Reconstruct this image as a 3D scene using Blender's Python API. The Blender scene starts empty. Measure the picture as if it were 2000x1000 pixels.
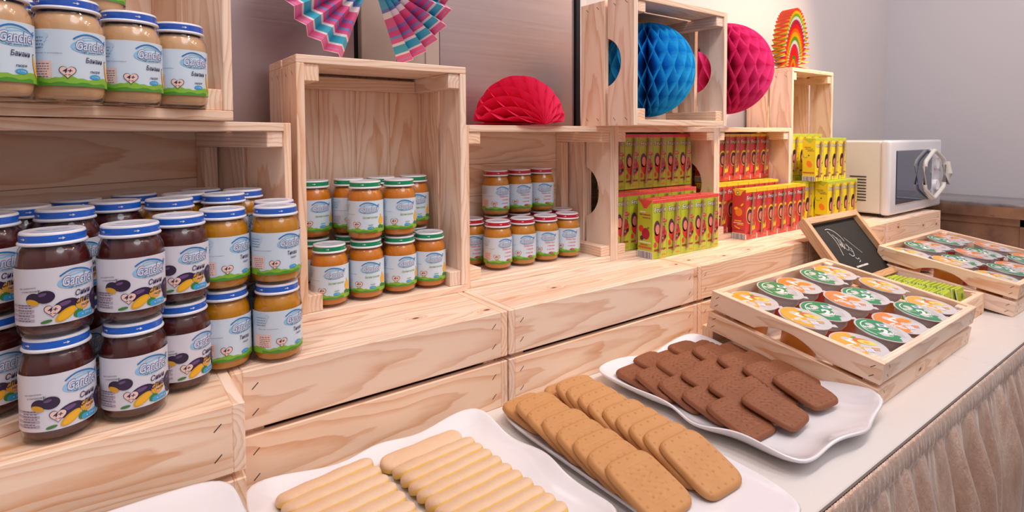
import bpy, bmesh, math, random
from mathutils import Matrix, Vector
S = 0.01                      # all numbers below are centimetres
R = math.radians
random.seed(7)
sc = bpy.context.scene
COL = sc.collection

# ------------------------------------------------------------------ camera, world, lights
def _camera():
    cam = bpy.data.cameras.new('camera'); o = bpy.data.objects.new('camera', cam); COL.objects.link(o)
    yaw, pitch, roll = .6401, .0386, -.0041
    F = Vector((math.sin(yaw)*math.cos(pitch), math.cos(yaw)*math.cos(pitch), -math.sin(pitch)))
    Rt = Vector((math.cos(yaw), -math.sin(yaw), 0)); U = Rt.cross(F)
    R2 = math.cos(roll)*Rt + math.sin(roll)*U; U2 = -math.sin(roll)*Rt + math.cos(roll)*U
    m = Matrix((R2, U2, -F)).transposed().to_4x4()
    m.translation = Vector((-59.82, -83.34, 49.57))*S
    o.matrix_world = m
    cam.sensor_fit = 'HORIZONTAL'; cam.sensor_width = 36; cam.lens = 1104.66/2000*36
    cam.shift_x = (1000-1010.83)/2000; cam.shift_y = (307.42-500)/2000
    cam.clip_start = .01; cam.clip_end = 50
    sc.camera = o
_camera()

def _world():
    w = bpy.data.worlds.new('room_light'); sc.world = w; w.use_nodes = True
    nt = w.node_tree; nt.nodes.clear()
    out = nt.nodes.new('ShaderNodeOutputWorld'); bg = nt.nodes.new('ShaderNodeBackground')
    tc = nt.nodes.new('ShaderNodeTexCoord'); sp = nt.nodes.new('ShaderNodeSeparateXYZ')
    rp = nt.nodes.new('ShaderNodeValToRGB'); mr = nt.nodes.new('ShaderNodeMapRange')
    mr.inputs[1].default_value = -1; mr.inputs[2].default_value = 1
    nt.links.new(tc.outputs['Generated'], sp.inputs[0]); nt.links.new(sp.outputs[2], mr.inputs[0])
    nt.links.new(mr.outputs[0], rp.inputs[0]); nt.links.new(rp.outputs[0], bg.inputs[0]); nt.links.new(bg.outputs[0], out.inputs[0])
    e = rp.color_ramp.elements
    e[0].position = 0; e[0].color = (.11, .085, .08, 1)
    e[1].position = 1; e[1].color = (1.0, .90, .87, 1)
    for p, c in ((.47, (.24, .19, .18, 1)), (.53, (.45, .38, .38, 1)), (.66, (.80, .71, .71, 1))):
        x = e.new(p); x.color = c
    bg.inputs[1].default_value = .80
_world()

def lamp(name, loc, size, power, col, target=None, spread=180):
    d = bpy.data.lights.new(name, 'AREA'); d.shape = 'DISK'; d.size = size*S; d.energy = power; d.color = col; d.spread = R(spread)
    o = bpy.data.objects.new(name, d); COL.objects.link(o); o.location = Vector(loc)*S
    t = Vector(target)*S - o.location if target else Vector((0, 0, -1))
    o.rotation_euler = t.to_track_quat('-Z', 'Y').to_euler()
WARM, COOL = (1.0, .87, .82), (.90, .93, 1.0)
for k, (x, y) in enumerate(((-95, -60), (-20, -75), (60, -75), (140, -75), (215, -65))):
    lamp('ceiling_downlight', (x, y, 215), 22, 7.5, WARM, (x+12, y+45, 0))
lamp('ceiling_panel_light', (40, -190, 235), 130, 16, COOL, (50, 0, 20))
lamp('track_spot', (205, -55, 175), 9, 5.5, (1, .72, .48), (125, 30, 62), 60)
sc.view_settings.view_transform = 'Standard'; sc.view_settings.look = 'None'
sc.view_settings.exposure = 0.0; sc.view_settings.gamma = 1; sc.view_settings.use_curve_mapping = False

# ------------------------------------------------------------------ materials
def srgb(h):
    h = h.lstrip('#'); v = [int(h[i:i+2], 16)/255 for i in (0, 2, 4)]
    return tuple((c/12.92 if c <= .04045 else ((c+.055)/1.055)**2.4) for c in v) + (1,)
class NT:
    def __init__(s, name):
        s.m = bpy.data.materials.new(name); s.m.use_nodes = True; s.t = s.m.node_tree
        s.b = s.t.nodes['Principled BSDF']; s.out = s.t.nodes['Material Output']
    def n(s, ty, **kw):
        x = s.t.nodes.new('ShaderNode'+ty)
        for k, v in kw.items(): setattr(x, k, v)
        return x
    def l(s, a, b): s.t.links.new(a, b)
    def val(s, sock, v):
        if hasattr(v, 'links') or isinstance(v, bpy.types.NodeSocket): s.l(v, sock)
        else: sock.default_value = v
    def math(s, op, a, b=0., c=None, clamp=False):
        x = s.n('Math', operation=op); x.use_clamp = clamp
        s.val(x.inputs[0], a); s.val(x.inputs[1], b)
        if c is not None: s.val(x.inputs[2], c)
        return x.outputs[0]
    def noise(s, vec, scale, detail=3, rough=.5):
        x = s.n('TexNoise'); s.l(vec, x.inputs['Vector']); x.inputs['Scale'].default_value = scale
        x.inputs['Detail'].default_value = detail; x.inputs['Roughness'].default_value = rough
        return x.outputs[0]
    def ramp(s, fac, stops, interp='LINEAR'):
        x = s.n('ValToRGB'); s.l(fac, x.inputs[0]); e = x.color_ramp.elements; x.color_ramp.interpolation = interp
        e[0].position, e[0].color = stops[0][0], stops[0][1]; e[1].position, e[1].color = stops[-1][0], stops[-1][1]
        for p, c in stops[1:-1]: y = e.new(p); y.color = c
        return x.outputs[0]
    def mix(s, f, a, b, mode='MIX'):
        x = s.n('Mix', data_type='RGBA', blend_type=mode)
        s.val(x.inputs[0], f); s.val(x.inputs[6], a); s.val(x.inputs[7], b)
        return x.outputs[2]
    def bump(s, h, strength=.3, dist=.001):
        x = s.n('Bump'); x.inputs['Strength'].default_value = strength; x.inputs['Distance'].default_value = dist
        s.l(h, x.inputs['Height']); s.l(x.outputs[0], s.b.inputs['Normal'])
MATS = {}
def plain(name, col, rough=.5, metal=0., coat=0., spec=.5, sub=0., bump=0., bscale=60., emis=None):
    if name in MATS: return MATS[name]
    t = NT(name); b = t.b
    c = srgb(col) if isinstance(col, str) else col
    b.inputs['Base Color'].default_value = c; b.inputs['Roughness'].default_value = rough
    b.inputs['Metallic'].default_value = metal; b.inputs['Coat Weight'].default_value = coat
    b.inputs['Coat Roughness'].default_value = .06; b.inputs['Specular IOR Level'].default_value = spec
    if sub: b.inputs['Subsurface Weight'].default_value = sub; b.inputs['Subsurface Scale'].default_value = .01
    tc = t.n('TexCoord')
    if bump: t.bump(t.noise(tc.outputs['Object'], bscale, 4), bump, .002)
    else:   # a faint procedural unevenness of the sheen
        t.l(t.math('ADD', t.math('MULTIPLY', t.noise(tc.outputs['Object'], 9., 2), .06), rough-.03), b.inputs['Roughness'])
    MATS[name] = t.m; return t.m

def wood(name, base, line, dark, tint=.5):
    t = NT(name); b = t.b
    g = t.n('Attribute', attribute_name='gr').outputs['Vector']; rn = t.n('Attribute', attribute_name='rnd').outputs['Fac']
    oi = t.n('ObjectInfo').outputs['Random']
    rnd = t.math('FRACT', t.math('ADD', rn, oi))
    sp = t.n('SeparateXYZ'); t.l(g, sp.inputs[0]); a, bb, c = sp.outputs
    off = t.math('MULTIPLY', rnd, 977.)
    def co(sa, sb, sc_):
        x = t.n('CombineXYZ'); t.l(t.math('MULTIPLY_ADD', a, sa, off), x.inputs[0]); t.l(t.math('MULTIPLY', bb, sb), x.inputs[1])
        t.l(t.math('MULTIPLY_ADD', c, sc_, off), x.inputs[2]); return x.outputs[0]
    n1 = t.noise(co(.035, .08, .08), 1., 2, .5)
    n2 = t.noise(co(.06, .35, .35), 1., 3, .55)
    # knots
    vo = t.n('TexVoronoi', voronoi_dimensions='2D', feature='F1'); vo.inputs['Scale'].default_value = 1.; vo.inputs['Randomness'].default_value = .9
    t.l(co(1/13., 1/6.5, 0), vo.inputs['Vector'])
    kc = t.n('SeparateColor'); t.l(vo.outputs['Color'], kc.inputs[0])
    gate = t.math('GREATER_THAN', kc.outputs[0], .84)
    dist = vo.outputs['Distance']
    kn = t.math('MULTIPLY', t.math('EXPONENT', t.math('MULTIPLY', t.math('MULTIPLY', dist, dist), -60.)), gate)
    cm = t.n('MapRange'); t.l(dist, cm.inputs[0]); cm.inputs[1].default_value = .065; cm.inputs[2].default_value = .035; cm.inputs[3].default_value = 0; cm.inputs[4].default_value = 1
    core = t.math('MULTIPLY', cm.outputs[0], gate)
    b2 = t.math('ADD', bb, t.math('MULTIPLY', t.math('SUBTRACT', n1, .5), 5.))
    c2 = t.math('ADD', t.math('ADD', c, t.math('MULTIPLY_ADD', t.math('FRACT', t.math('MULTIPLY', rnd, 7.3)), 8., 1.)), t.math('MULTIPLY', a, .035))
    rr = t.math('SQRT', t.math('ADD', t.math('MULTIPLY', b2, b2), t.math('MULTIPLY', c2, c2)))
    rr = t.math('ADD', rr, t.math('MULTIPLY', t.math('SUBTRACT', n2, .5), .9))
    rr = t.math('ADD', rr, t.math('MULTIPLY', kn, 2.2))
    fr = t.math('FRACT', t.math('MULTIPLY', rr, 1.45))
    late = t.ramp(fr, [(0., (0, 0, 0, 1)), (.45, (.08, .08, .08, 1)), (.86, (.9, .9, .9, 1)), (.93, (1, 1, 1, 1)), (1., (0, 0, 0, 1))])
    fib = t.noise(co(.5, 22., 22.), 1., 3, .6)
    amt = t.math('MULTIPLY', late, t.math('MULTIPLY_ADD', n2, .7, .10), clamp=True)
    col = t.mix(amt, srgb(base), srgb(line))
    col = t.mix(t.math('MULTIPLY', t.math('SUBTRACT', fib, .5), .34), col, srgb(line))
    blot = t.ramp(t.noise(co(.03, .25, .25), 1., 1), [(.0, (0, 0, 0, 1)), (.62, (0, 0, 0, 1)), (.66, (1, 1, 1, 1)), (1., (1, 1, 1, 1))])
    col = t.mix(t.math('MULTIPLY', blot, .22), col, srgb(line))
    col = t.mix(t.math('MULTIPLY', kn, .45), col, srgb(line)); col = t.mix(core, col, srgb(dark))
    hs = t.n('HueSaturation'); t.l(col, hs.inputs['Color'])
    t.l(t.math('MULTIPLY_ADD', t.math('FRACT', t.math('MULTIPLY', rnd, 13.7)), .14, .92), hs.inputs['Value'])
    t.l(t.math('MULTIPLY_ADD', t.math('FRACT', t.math('MULTIPLY', rnd, 5.1)), .35, .85), hs.inputs['Saturation'])
    t.l(hs.outputs[0], b.inputs['Base Color']); b.inputs['Roughness'].default_value = .52
    b.inputs['Specular IOR Level'].default_value = .35
    t.bump(t.math('ADD', fib, t.math('MULTIPLY', late, .5)), .12, .0006)
    MATS[name] = t.m; return t.m
PINE = wood('pine_wood', '#f7dcc6', '#cd8c5c', '#6a3c22')
OAK = wood('frame_wood', '#d0a47a', '#9a6e48', '#5d3522')
STAPLE = plain('steel_staple', '#4a423c', .4, .8)

def schlick(t, f0=.04):
    lw = t.n('LayerWeight'); lw.inputs[0].default_value = .5       # facing: 1 - cos of the view angle
    return t.math('MULTIPLY_ADD', t.math('POWER', lw.outputs[1], 5.), 1-f0, f0, clamp=True)
def glass_thin():
    t = NT('clear_glass'); t.t.nodes.remove(t.b)
    tr = t.n('BsdfTransparent'); gl = t.n('BsdfGlossy'); gl.inputs['Roughness'].default_value = .03
    tr.inputs[0].default_value = (.97, .98, .98, 1); mx = t.n('MixShader')
    t.l(schlick(t, .05), mx.inputs[0]); t.l(tr.outputs[0], mx.inputs[1]); t.l(gl.outputs[0], mx.inputs[2]); t.l(mx.outputs[0], t.out.inputs[0])
    return t.m
GLASS = glass_thin()

# ------------------------------------------------------------------ mesh helpers
class MB:
    def __init__(s): s.v = []; s.f = []; s.mi = []; s.sm = []; s.gr = []; s.rn = []
    def add(s, verts, faces, mi=0, smooth=False, gr=None, rn=0.):
        o = len(s.v); s.v += [tuple(v) for v in verts]; s.gr += [tuple(g) for g in (gr or verts)]; s.rn += [rn]*len(verts)
        s.f += [tuple(i+o for i in f) for f in faces]; s.mi += [mi]*len(faces) if isinstance(mi, int) else list(mi); s.sm += [smooth]*len(faces)
        return s
    def bm(s, b, mi=0, smooth=False, fn=None, rn=0.):
        b.verts.index_update(); vs = [v.co.copy() for v in b.verts]
        s.add(vs, [[v.index for v in f.verts] for f in b.faces], mi if mi != 'f' else [f.material_index for f in b.faces], smooth, [fn(v) for v in vs] if fn else None, rn); b.free(); return s
    def box(s, x0, x1, y0, y1, z0, z1, grain='x', bev=.12, mi=0, seg=1, rot=None):
        b = bmesh.new(); bmesh.ops.create_cube(b, size=1)
        c = Vector(((x0+x1)/2, (y0+y1)/2, (z0+z1)/2)); d = (abs(x1-x0), abs(y1-y0), abs(z1-z0))
        for v in b.verts: v.co = Vector((v.co.x*d[0], v.co.y*d[1], v.co.z*d[2]))
        if bev: bmesh.ops.bevel(b, geom=b.edges[:], offset=min(bev, min(d)*.45), segments=seg, affect='EDGES', profile=.6)
        def fn(v):
            p = Vector(v)-c
            q = {'x': (p.x, p.y, p.z), 'y': (p.y, p.x, p.z), 'z': (p.z, p.x, p.y)}[grain]
            ext = {'x': (d[1], d[2]), 'y': (d[0], d[2]), 'z': (d[0], d[1])}[grain]
            return q if ext[0] >= ext[1] else (q[0], q[2], q[1])
        for v in b.verts: v.co += c
        s.bm(b, mi, seg > 1, fn, random.random()); return s
    def prism(s, pts, axis, a0, a1, mi=0, bev=0, grain=None, smooth=False):
        # polygon pts extruded along axis ('x','y','z'); pts are the other two coordinates in order
        b = bmesh.new(); mk = {'x': lambda p, a: (a, p[0], p[1]), 'y': lambda p, a: (p[0], a, p[1]), 'z': lambda p, a: (p[0], p[1], a)}[axis]
        v0 = [b.verts.new(mk(p, a0)) for p in pts]; v1 = [b.verts.new(mk(p, a1)) for p in pts]; n = len(pts)
        b.faces.new(v0); b.faces.new(v1[::-1])
        for i in range(n): b.faces.new((v0[i], v1[i], v1[(i+1) % n], v0[(i+1) % n]))
        bmesh.ops.recalc_face_normals(b, faces=b.faces[:])
        if bev: bmesh.ops.bevel(b, geom=[e for e in b.edges if e.calc_face_angle(0) > .5], offset=bev, segments=1, affect='EDGES')
        s.bm(b, mi, smooth, grain, random.random()); return s
    def lathe(s, prof, seg=32, mi=0, c=(0, 0), smooth=True, a0=0, a1=None):
        full = a1 is None; a1 = a1 or 2*math.pi; n = seg if full else seg+1
        vs = []; fs = []; m = []
        for (r, z) in prof:
            for k in range(n):
                t = a0+(a1-a0)*k/seg; vs.append((c[0]+max(r, 1e-4)*math.cos(t), c[1]+max(r, 1e-4)*math.sin(t), z))
        for i in range(len(prof)-1):
            for k in range(seg):
                k2 = (k+1) % n if full else k+1
                fs.append((i*n+k, i*n+k2, (i+1)*n+k2, (i+1)*n+k)); m.append(mi if isinstance(mi, int) else mi[i])
        s.add(vs, fs, m, smooth); return s
    def tube(s, path, r, seg=8, mi=0, closed=False, cap=True):
        P = [Vector(p) for p in path]; n = len(P); vs = []; fs = []; up = Vector((0, 0, 1))
        for i, p in enumerate(P):
            t = (P[(i+1) % n]-P[i-1]) if closed else (P[min(i+1, n-1)]-P[max(i-1, 0)])
            t.normalize(); a = t.cross(up)
            if a.length < 1e-3: a = t.cross(Vector((1, 0, 0)))
            a.normalize(); b = a.cross(t); rr = r[i] if isinstance(r, (list, tuple)) else r
            vs += [p+rr*(math.cos(2*math.pi*k/seg)*a+math.sin(2*math.pi*k/seg)*b) for k in range(seg)]
        for i in range(n if closed else n-1):
            for k in range(seg):
                j = (i+1) % n; fs.append((i*seg+k, i*seg+(k+1) % seg, j*seg+(k+1) % seg, j*seg+k))
        if cap and not closed: fs += [tuple(range(seg))[::-1], tuple(range((n-1)*seg, n*seg))]
        s.add(vs, fs, mi, True); return s
    def mesh(s, name, mats, sharp=40):
        me = bpy.data.meshes.new(name); me.from_pydata([Vector(v)*S for v in s.v], [], s.f)
        for m in mats: me.materials.append(m)
        me.polygons.foreach_set('material_index', s.mi); me.polygons.foreach_set('use_smooth', s.sm)
        a = me.attributes.new('gr', 'FLOAT_VECTOR', 'POINT'); a.data.foreach_set('vector', [c for g in s.gr for c in g])
        a = me.attributes.new('rnd', 'FLOAT', 'POINT'); a.data.foreach_set('value', s.rn)
        if any(s.sm) and sharp: me.set_sharp_from_angle(angle=R(sharp))
        me.validate(); me.update(); return me
    def obj(s, name, mats, parent=None, sharp=40):
        if not isinstance(mats, (list, tuple)): mats = [mats]
        return link(name, s.mesh(name, mats, sharp), parent)
def link(name, me, parent=None, loc=None):
    o = bpy.data.objects.new(name, me); COL.objects.link(o)
    if parent: o.parent = parent
    if loc: o.location = Vector(loc)*S
    return o
def tag(o, label=None, cat=None, group=None, kind=None):
    for k, v in (('label', label), ('category', cat), ('group', group), ('kind', kind)):
        if v: o[k] = v
    return o
def thing(name, label, cat, loc=(0, 0, 0), rz=0, group=None, mat=None):
    o = bpy.data.objects.new(name, None); COL.objects.link(o); o.empty_display_size = .02
    if mat is not None: o.matrix_world = mat
    else: o.location = Vector(loc)*S; o.rotation_euler = (0, 0, rz)
    return tag(o, label, cat, group)
def dup(root, label, loc=None, rz=None, mat=None, group=None):
    def cp(o, par):
        c = o.copy(); COL.objects.link(c)
        if par: c.parent = par; c.matrix_parent_inverse = o.matrix_parent_inverse.copy()
        for ch in kids.get(o.name, ()): cp(ch, c)
        return c
    kids = {}
    for x in root.children_recursive: kids.setdefault(x.parent.name, []).append(x)
    c = cp(root, None); c['label'] = label
    if group: c['group'] = group
    if mat is not None: c.matrix_world = mat
    else:
        if loc: c.location = Vector(loc)*S
        if rz is not None: c.rotation_euler = (0, 0, rz)
    return c
def M4(o, x, y, z):
    m = Matrix((Vector(x), Vector(y), Vector(z))).transposed().to_4x4(); m.translation = Vector(o)*S; return m
def pivot(p, rz): return Matrix.Translation(Vector(p)*S) @ Matrix.Rotation(rz, 4, 'Z') @ Matrix.Translation(-Vector(p)*S)

# ------------------------------------------------------------------ the room
HB = 17.5; YW = 40.; XW = 273.
def surf(name, box, mat, **k):
    m = MB(); m.box(*box, bev=0); o = m.obj(name, mat); tag(o, kind='structure', **k); return o
def steel_mat():
    t = NT('brushed_steel'); tc = t.n('TexCoord'); mp = t.n('Mapping'); mp.inputs['Scale'].default_value = (2, 2, 260)
    t.l(tc.outputs['Object'], mp.inputs[0]); n = t.noise(mp.outputs[0], 1., 3)
    t.b.inputs['Base Color'].default_value = srgb('#b9a6a6'); t.b.inputs['Metallic'].default_value = .85
    t.l(t.math('MULTIPLY_ADD', n, .14, .30), t.b.inputs['Roughness']); t.bump(n, .05, .0004); return t.m
def wall_mat():
    t = NT('painted_wall'); tc = t.n('TexCoord'); n = t.noise(tc.outputs['Object'], 3., 4)
    t.l(t.mix(n, srgb('#c6bfc0'), srgb('#cdc6c6')), t.b.inputs['Base Color']); t.b.inputs['Roughness'].default_value = .42
    t.bump(t.noise(tc.outputs['Object'], 120., 3), .04, .0005); return t.m
STEEL = steel_mat(); WALL = wall_mat()
WALLR = plain('blue_grey_wall_paint', '#c4c3ca', .5, bump=.03, bscale=150)
surf('wall_back', (50.5, XW+8, YW, YW+8, -75, 260), WALL)
surf('wall_right', (XW, XW+8, -320, YW, -75, 260), WALLR)
o = surf('trim_1', (-190, -13.4, YW-.4, YW+1.2, -75, 230), STEEL); o['label'] = 'brushed steel wall panel behind the jar shelves'
o = surf('trim_2', (8.2, 52.3, YW-.4, YW+1.2, -75, 230), STEEL); o['label'] = 'brushed steel wall panel behind the red paper fan'
surf('trim_3', (-14, 57, YW+1.5, YW+8, -75, 260), plain('dark_gap', '#141416', .6))
m = MB(); m.box(-11.8, -3.5, YW-.9, YW+1.4, -75, 230, bev=.1).box(-3.3, 7.9, YW-.7, YW+1.4, -75, 230, bev=.1).box(4, 6.6, YW-1., YW, -75, 230, bev=.1)
tag(m.obj('trim_4', plain('beige_door_lacquer', '#b7a79c', .3)), 'beige lacquered door strip behind the striped paper fan', kind='structure')
m = MB(); m.box(52.6, 54.3, YW-1.2, YW+1.4, -75, 260, bev=.2); tag(m.obj('trim_5', plain('dark_steel_edge', '#2a2a2e', .3, .6)), kind='structure')
m = MB(); m.box(54.4, 57.2, YW-.6, YW+1.4, -75, 260, bev=.1); tag(m.obj('trim_6', plain('white_door_strip', '#d8d2cf', .35)), kind='structure')
surf('wall_left', (-198, -190, -320, YW, -75, 260), WALL)
def floor_mat():
    t = NT('floor_tiles'); tc = t.n('TexCoord'); br = t.n('TexBrick'); br.offset = 0; br.inputs['Scale'].default_value = 2.2
    t.l(tc.outputs['Object'], br.inputs['Vector']); br.inputs['Color1'].default_value = srgb('#6d625c'); br.inputs['Color2'].default_value = srgb('#645a55')
    br.inputs['Mortar'].default_value = srgb('#3f3935'); br.inputs['Row Height'].default_value = .5; br.inputs['Brick Width'].default_value = .5; br.inputs['Mortar Size'].default_value = .008
    t.l(br.outputs[0], t.b.inputs['Base Color']); t.b.inputs['Roughness'].default_value = .35; return t.m
surf('floor', (-198, XW+8, -320, YW+8, -80, -75), floor_mat())

# side counter along the right wall: stone top over a steel cabinet
def stone():
    t = NT('dark_polished_stone'); tc = t.n('TexCoord'); n = t.noise(tc.outputs['Object'], 14., 6, .65)
    t.l(t.ramp(n, [(.3, srgb('#5c5658')), (.6, srgb('#857c7c')), (.8, srgb('#a4968f'))]), t.b.inputs['Base Color']); t.b.inputs['Roughness'].default_value = .16; return t.m
def copper_steel():
    t = NT('worn_copper_toned_steel'); tc = t.n('TexCoord'); n = t.noise(tc.outputs['Object'], 9., 5, .6); n2 = t.noise(tc.outputs['Object'], 40., 4, .7)
    c = t.ramp(n, [(.3, srgb('#7d6052')), (.7, srgb('#a98468'))]); c = t.mix(t.ramp(n2, [(.6, (0, 0, 0, 1)), (.72, (.6, .6, .6, 1))]), c, srgb('#5d4034'))
    t.l(c, t.b.inputs['Base Color']); t.b.inputs['Metallic'].default_value = .55; t.b.inputs['Roughness'].default_value = .38; return t.m
t_ = thing('side_counter', 'low metal side counter with dark polished top along the right wall', 'counter', (238, -60, -75))
CS = copper_steel()
def rel(m, o): 
    m.v = [(v[0]-o[0], v[1]-o[1], v[2]-o[2]) for v in m.v]; return m
O = (238, -60, -75)
rel(MB().box(238, XW-.2, -220, YW-1.4, 15.6, 20.6, bev=.8, seg=3), O).obj('worktop', stone(), t_)
rel(MB().box(237.3, 238.4, -220, YW-1.4, 14.8, 19.4, bev=.4, seg=2), O).obj('front_edge', CS, t_)
m = MB().box(240, XW-.2, -219, YW-1.5, -75, 15.4, bev=.2)
m.box(239.2, 240.3, -218, 36, 11.6, 15.0, bev=.15)
for y in (36, -22, -80, -138, -196): m.box(239.2, 240.3, y-7, y, -74, 15.0, bev=.15)
rel(m, O).obj('cabinet', CS, t_)

# ------------------------------------------------------------------ buffet table and its skirt
LAM = plain('white_laminate', '#ded8d5', .28, coat=.15)
EDGE = plain('table_edge_strip', '#6f625a', .5)
def table(x0, x1, label):
    t = thing('buffet_table', label, 'table', ((x0+x1)/2, -5, -75), group='white buffet tables pushed end to end'); o = ((x0+x1)/2, -5, -75)
    rel(MB().box(x0+.12, x1-.12, -48.6, 39, -2.4, 0, bev=.15), o).obj('tabletop', LAM, t)
    rel(MB().box(x0+.2, x1-.2, -48.9, -48.62, -2.3, -.25, bev=0), o).obj('edge_band', EDGE, t)
    for lx in (x0+6, x1-6):
        for ly in (-42, 34): rel(MB().box(lx-2, lx+2, ly-2, ly+2, -75, -2.4, bev=.2), o).obj('leg', LAM, t)
table(-107, 93, 'white buffet table carrying the biscuit platters and the nearer tray')
table(93, 232, 'white buffet table beyond the seam, carrying the farther tray')
def satin():
    t = NT('champagne_satin'); tc = t.n('TexCoord'); g = t.n('Attribute', attribute_name='gr').outputs['Vector']
    mp = t.n('Mapping'); mp.inputs['Scale'].default_value = (.05, .05, .012); t.l(g, mp.inputs[0])
    n = t.noise(mp.outputs[0], 6., 5, .65)
    t.l(t.ramp(n, [(.25, srgb('#c49a85')), (.55, srgb('#e0bda8')), (.8, srgb('#f6dfd0'))]), t.b.inputs['Base Color'])
    t.b.inputs['Roughness'].default_value = .24; t.b.inputs['Metallic'].default_value = .4; t.b.inputs['Coat Weight'].default_value = .5; t.b.inputs['Coat Roughness'].default_value = .15; t.b.inputs['Sheen Weight'].default_value = .5
    mp2 = t.n('Mapping'); mp2.inputs['Scale'].default_value = (.5, .5, .14); t.l(g, mp2.inputs[0])
    t.bump(t.noise(mp2.outputs[0], 1.6, 5, .7), .9, .006); return t.m
def skirt():
    rnd = random.Random(3); root = thing('table_skirt', 'shiny champagne satin skirt gathered in folds along the table front', 'table skirt', (60, -49, -75))
    x0, x1 = -60, 233
    def grid(xs, zs, fy, name, par):
        m = MB(); vs = []; fs = []
        for z in zs:
            for x in xs: vs.append((x-60, fy(x, z)+49, z+75))
        n = len(xs)
        for i in range(len(zs)-1):
            for j in range(n-1): fs.append((i*n+j, i*n+j+1, (i+1)*n+j+1, (i+1)*n+j))
        m.add(vs, fs, 0, True); ob = m.obj(name, SAT, par, sharp=0); md = ob.modifiers.new('cloth thickness', 'SOLIDIFY'); md.thickness = .0008; return ob
    ph = []; x = x0
    while x < x1: w = rnd.uniform(5.5, 10); ph.append((x, w, rnd.uniform(.7, 1.3), rnd.uniform(-2, 2))); x += w
    def fy(x, z):
        d = min(1, (-3-z)/14); d = max(d, 0)**.7
        y = 0
        for (a, w, k, dr) in ph:
            c = a+w/2+dr*(-z-3)/40; u = (x-c)/(w*.5)
            if abs(u) < 1.6: y += k*math.exp(-u*u*2.2)
        y2 = .35*math.sin(x*3.1+.6*math.sin(x*.7))*(1-.8*d)
        return -49.3-3.6*y*d-y2*(1-d)*.4+.5*math.sin(x*1.3+z*.11)*d
    xs = [x0+(x1-x0)*i/900 for i in range(901)]
    grid(xs, [-2.6, -3.4, -4.4, -6, -8, -10.5, -13, -16, -20, -25, -31, -38, -46, -55, -64, -74.6], fy, 'pleated_drop', root)
    def fb(x, z): 
        u = (z+2.4)/2.2
        return -49.05-.7*math.sqrt(max(0, 1-u*u*.9))-.10*math.sin(x*4.3+2*math.sin(x*.9))*(1-u*u)-.06*math.sin(x*7.7+z*3)
    grid(xs, [-.1, -.5, -1.2, -2.1, -2.9, -3.7, -4.3, -4.6], fb, 'gathered_band', root)
SAT = satin(); skirt()

# ------------------------------------------------------------------ wooden crates
def crate(label, L, D, H, mat, hole=True, h1=None, gap=.9, tt=1.4, group=None, staples=True, name='wooden_crate', cat='crate', blk=3.):
    h1 = h1 or (H-gap)/2; root = thing(name, label, cat, mat=mat, group=group)
    def stap(m, face, u, w):       # small slanted staples near the board ends
        dz = .45
        for du in (-w, w):
            a = u+du; 
            if face[0] == 'y':
                y = face[1]; s = -1 if y == 0 else 1
                for xx in face[2]: m.add([(xx-.45, y+s*.03, a+.36), (xx-.36, y+s*.03, a+.44), (xx+.45, y+s*.03, a-.36), (xx+.36, y+s*.03, a-.44)], [(0, 1, 2, 3)], 1)
            else:
                x = face[1]; s = -1 if x == 0 else 1
                for yy in face[2]: m.add([(x+s*.03, yy-.40, a+.32), (x+s*.03, yy-.32, a+.39), (x+s*.03, yy+.40, a-.32), (x+s*.03, yy+.32, a-.39)], [(0, 1, 2, 3)], 1)
    for x in (0, L-tt):
        m = MB(); m.box(x, x+tt, 0, D, 0, h1, 'y')
        z0 = h1+gap
        if hole:
            hw = D*.19; hd = (H-z0)*.52; pts = [(0, z0), (D/2-hw, z0)]
            r = (hw*hw+hd*hd)/(2*hd); cz = z0+hd-r
            a = math.asin(min(1, hw/r)) if hd <= hw else math.pi-math.asin(hw/r)
            pts += [(D/2+r*math.sin(t), cz+r*math.cos(t)) for t in [-a+2*a*i/18 for i in range(1, 18)]]
            pts += [(D/2+hw, z0), (D, z0), (D, H), (0, H)]
            m.prism(pts, 'x', x, x+tt, 0, .1, grain=lambda v: (v[1]-D/2, v[2]-(z0+H)/2, v[0]))
        else: m.box(x, x+tt, 0, D, z0, H, 'y')
        xf = 0 if x == 0 else L
        if staples:
            for zc in (h1/2, (z0+H)/2): stap(m, ('x', xf, (1.6, D-1.6)), zc, h1*.22)
        m.obj('end_panel', [PINE, STAPLE], root)
    for y in (0, D-tt):
        m = MB(); m.box(tt, L-tt, y, y+tt, 0, h1, 'x'); m.box(tt, L-tt, y, y+tt, h1+gap, H, 'x')
        if staples:
            for zc in (h1/2, (h1+gap+H)/2): stap(m, ('y', 0 if y == 0 else D, (tt+1.6, L-tt-1.6)), zc, h1*.22)
        m.obj('side_panel', [PINE, STAPLE], root)
    m = MB(); nb = max(3, round((D-2*tt)/7.8)); w = (D-2*tt)/nb
    for k in range(nb): m.box(tt, L-tt, tt+k*w+.03, tt+(k+1)*w-.03, 0, 1.0, 'x', .08)
    m.obj('bottom_panel', PINE, root)
    for x in (tt, L-tt-blk):
        for y in (tt, D-tt-blk*.85): MB().box(x, x+blk, y, y+blk*.85, 1.0, H-.35, 'z').obj('corner_block', PINE, root)
        MB().box(x, x+blk*.8, tt+blk*.86, D-tt-blk*.86, 1.0, 1.0+blk*.8, 'y').obj('floor_batten', PINE, root)
    return root
def upside(x0, y0, D, H, z0=0): return M4((x0, y0+D, z0+H), (1, 0, 0), (0, -1, 0), (0, 0, -1))
def landscape(x0, y0, z0, H, D=None): return M4((x0, y0+H, z0), (1, 0, 0), (0, 0, 1), (0, -1, 0))
def portrait(x0, y0, z0, D, H): return M4((x0+D, y0+H, z0), (0, 0, 1), (-1, 0, 0), (0, -1, 0))
GB = 'upturned crates forming the riser'
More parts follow.
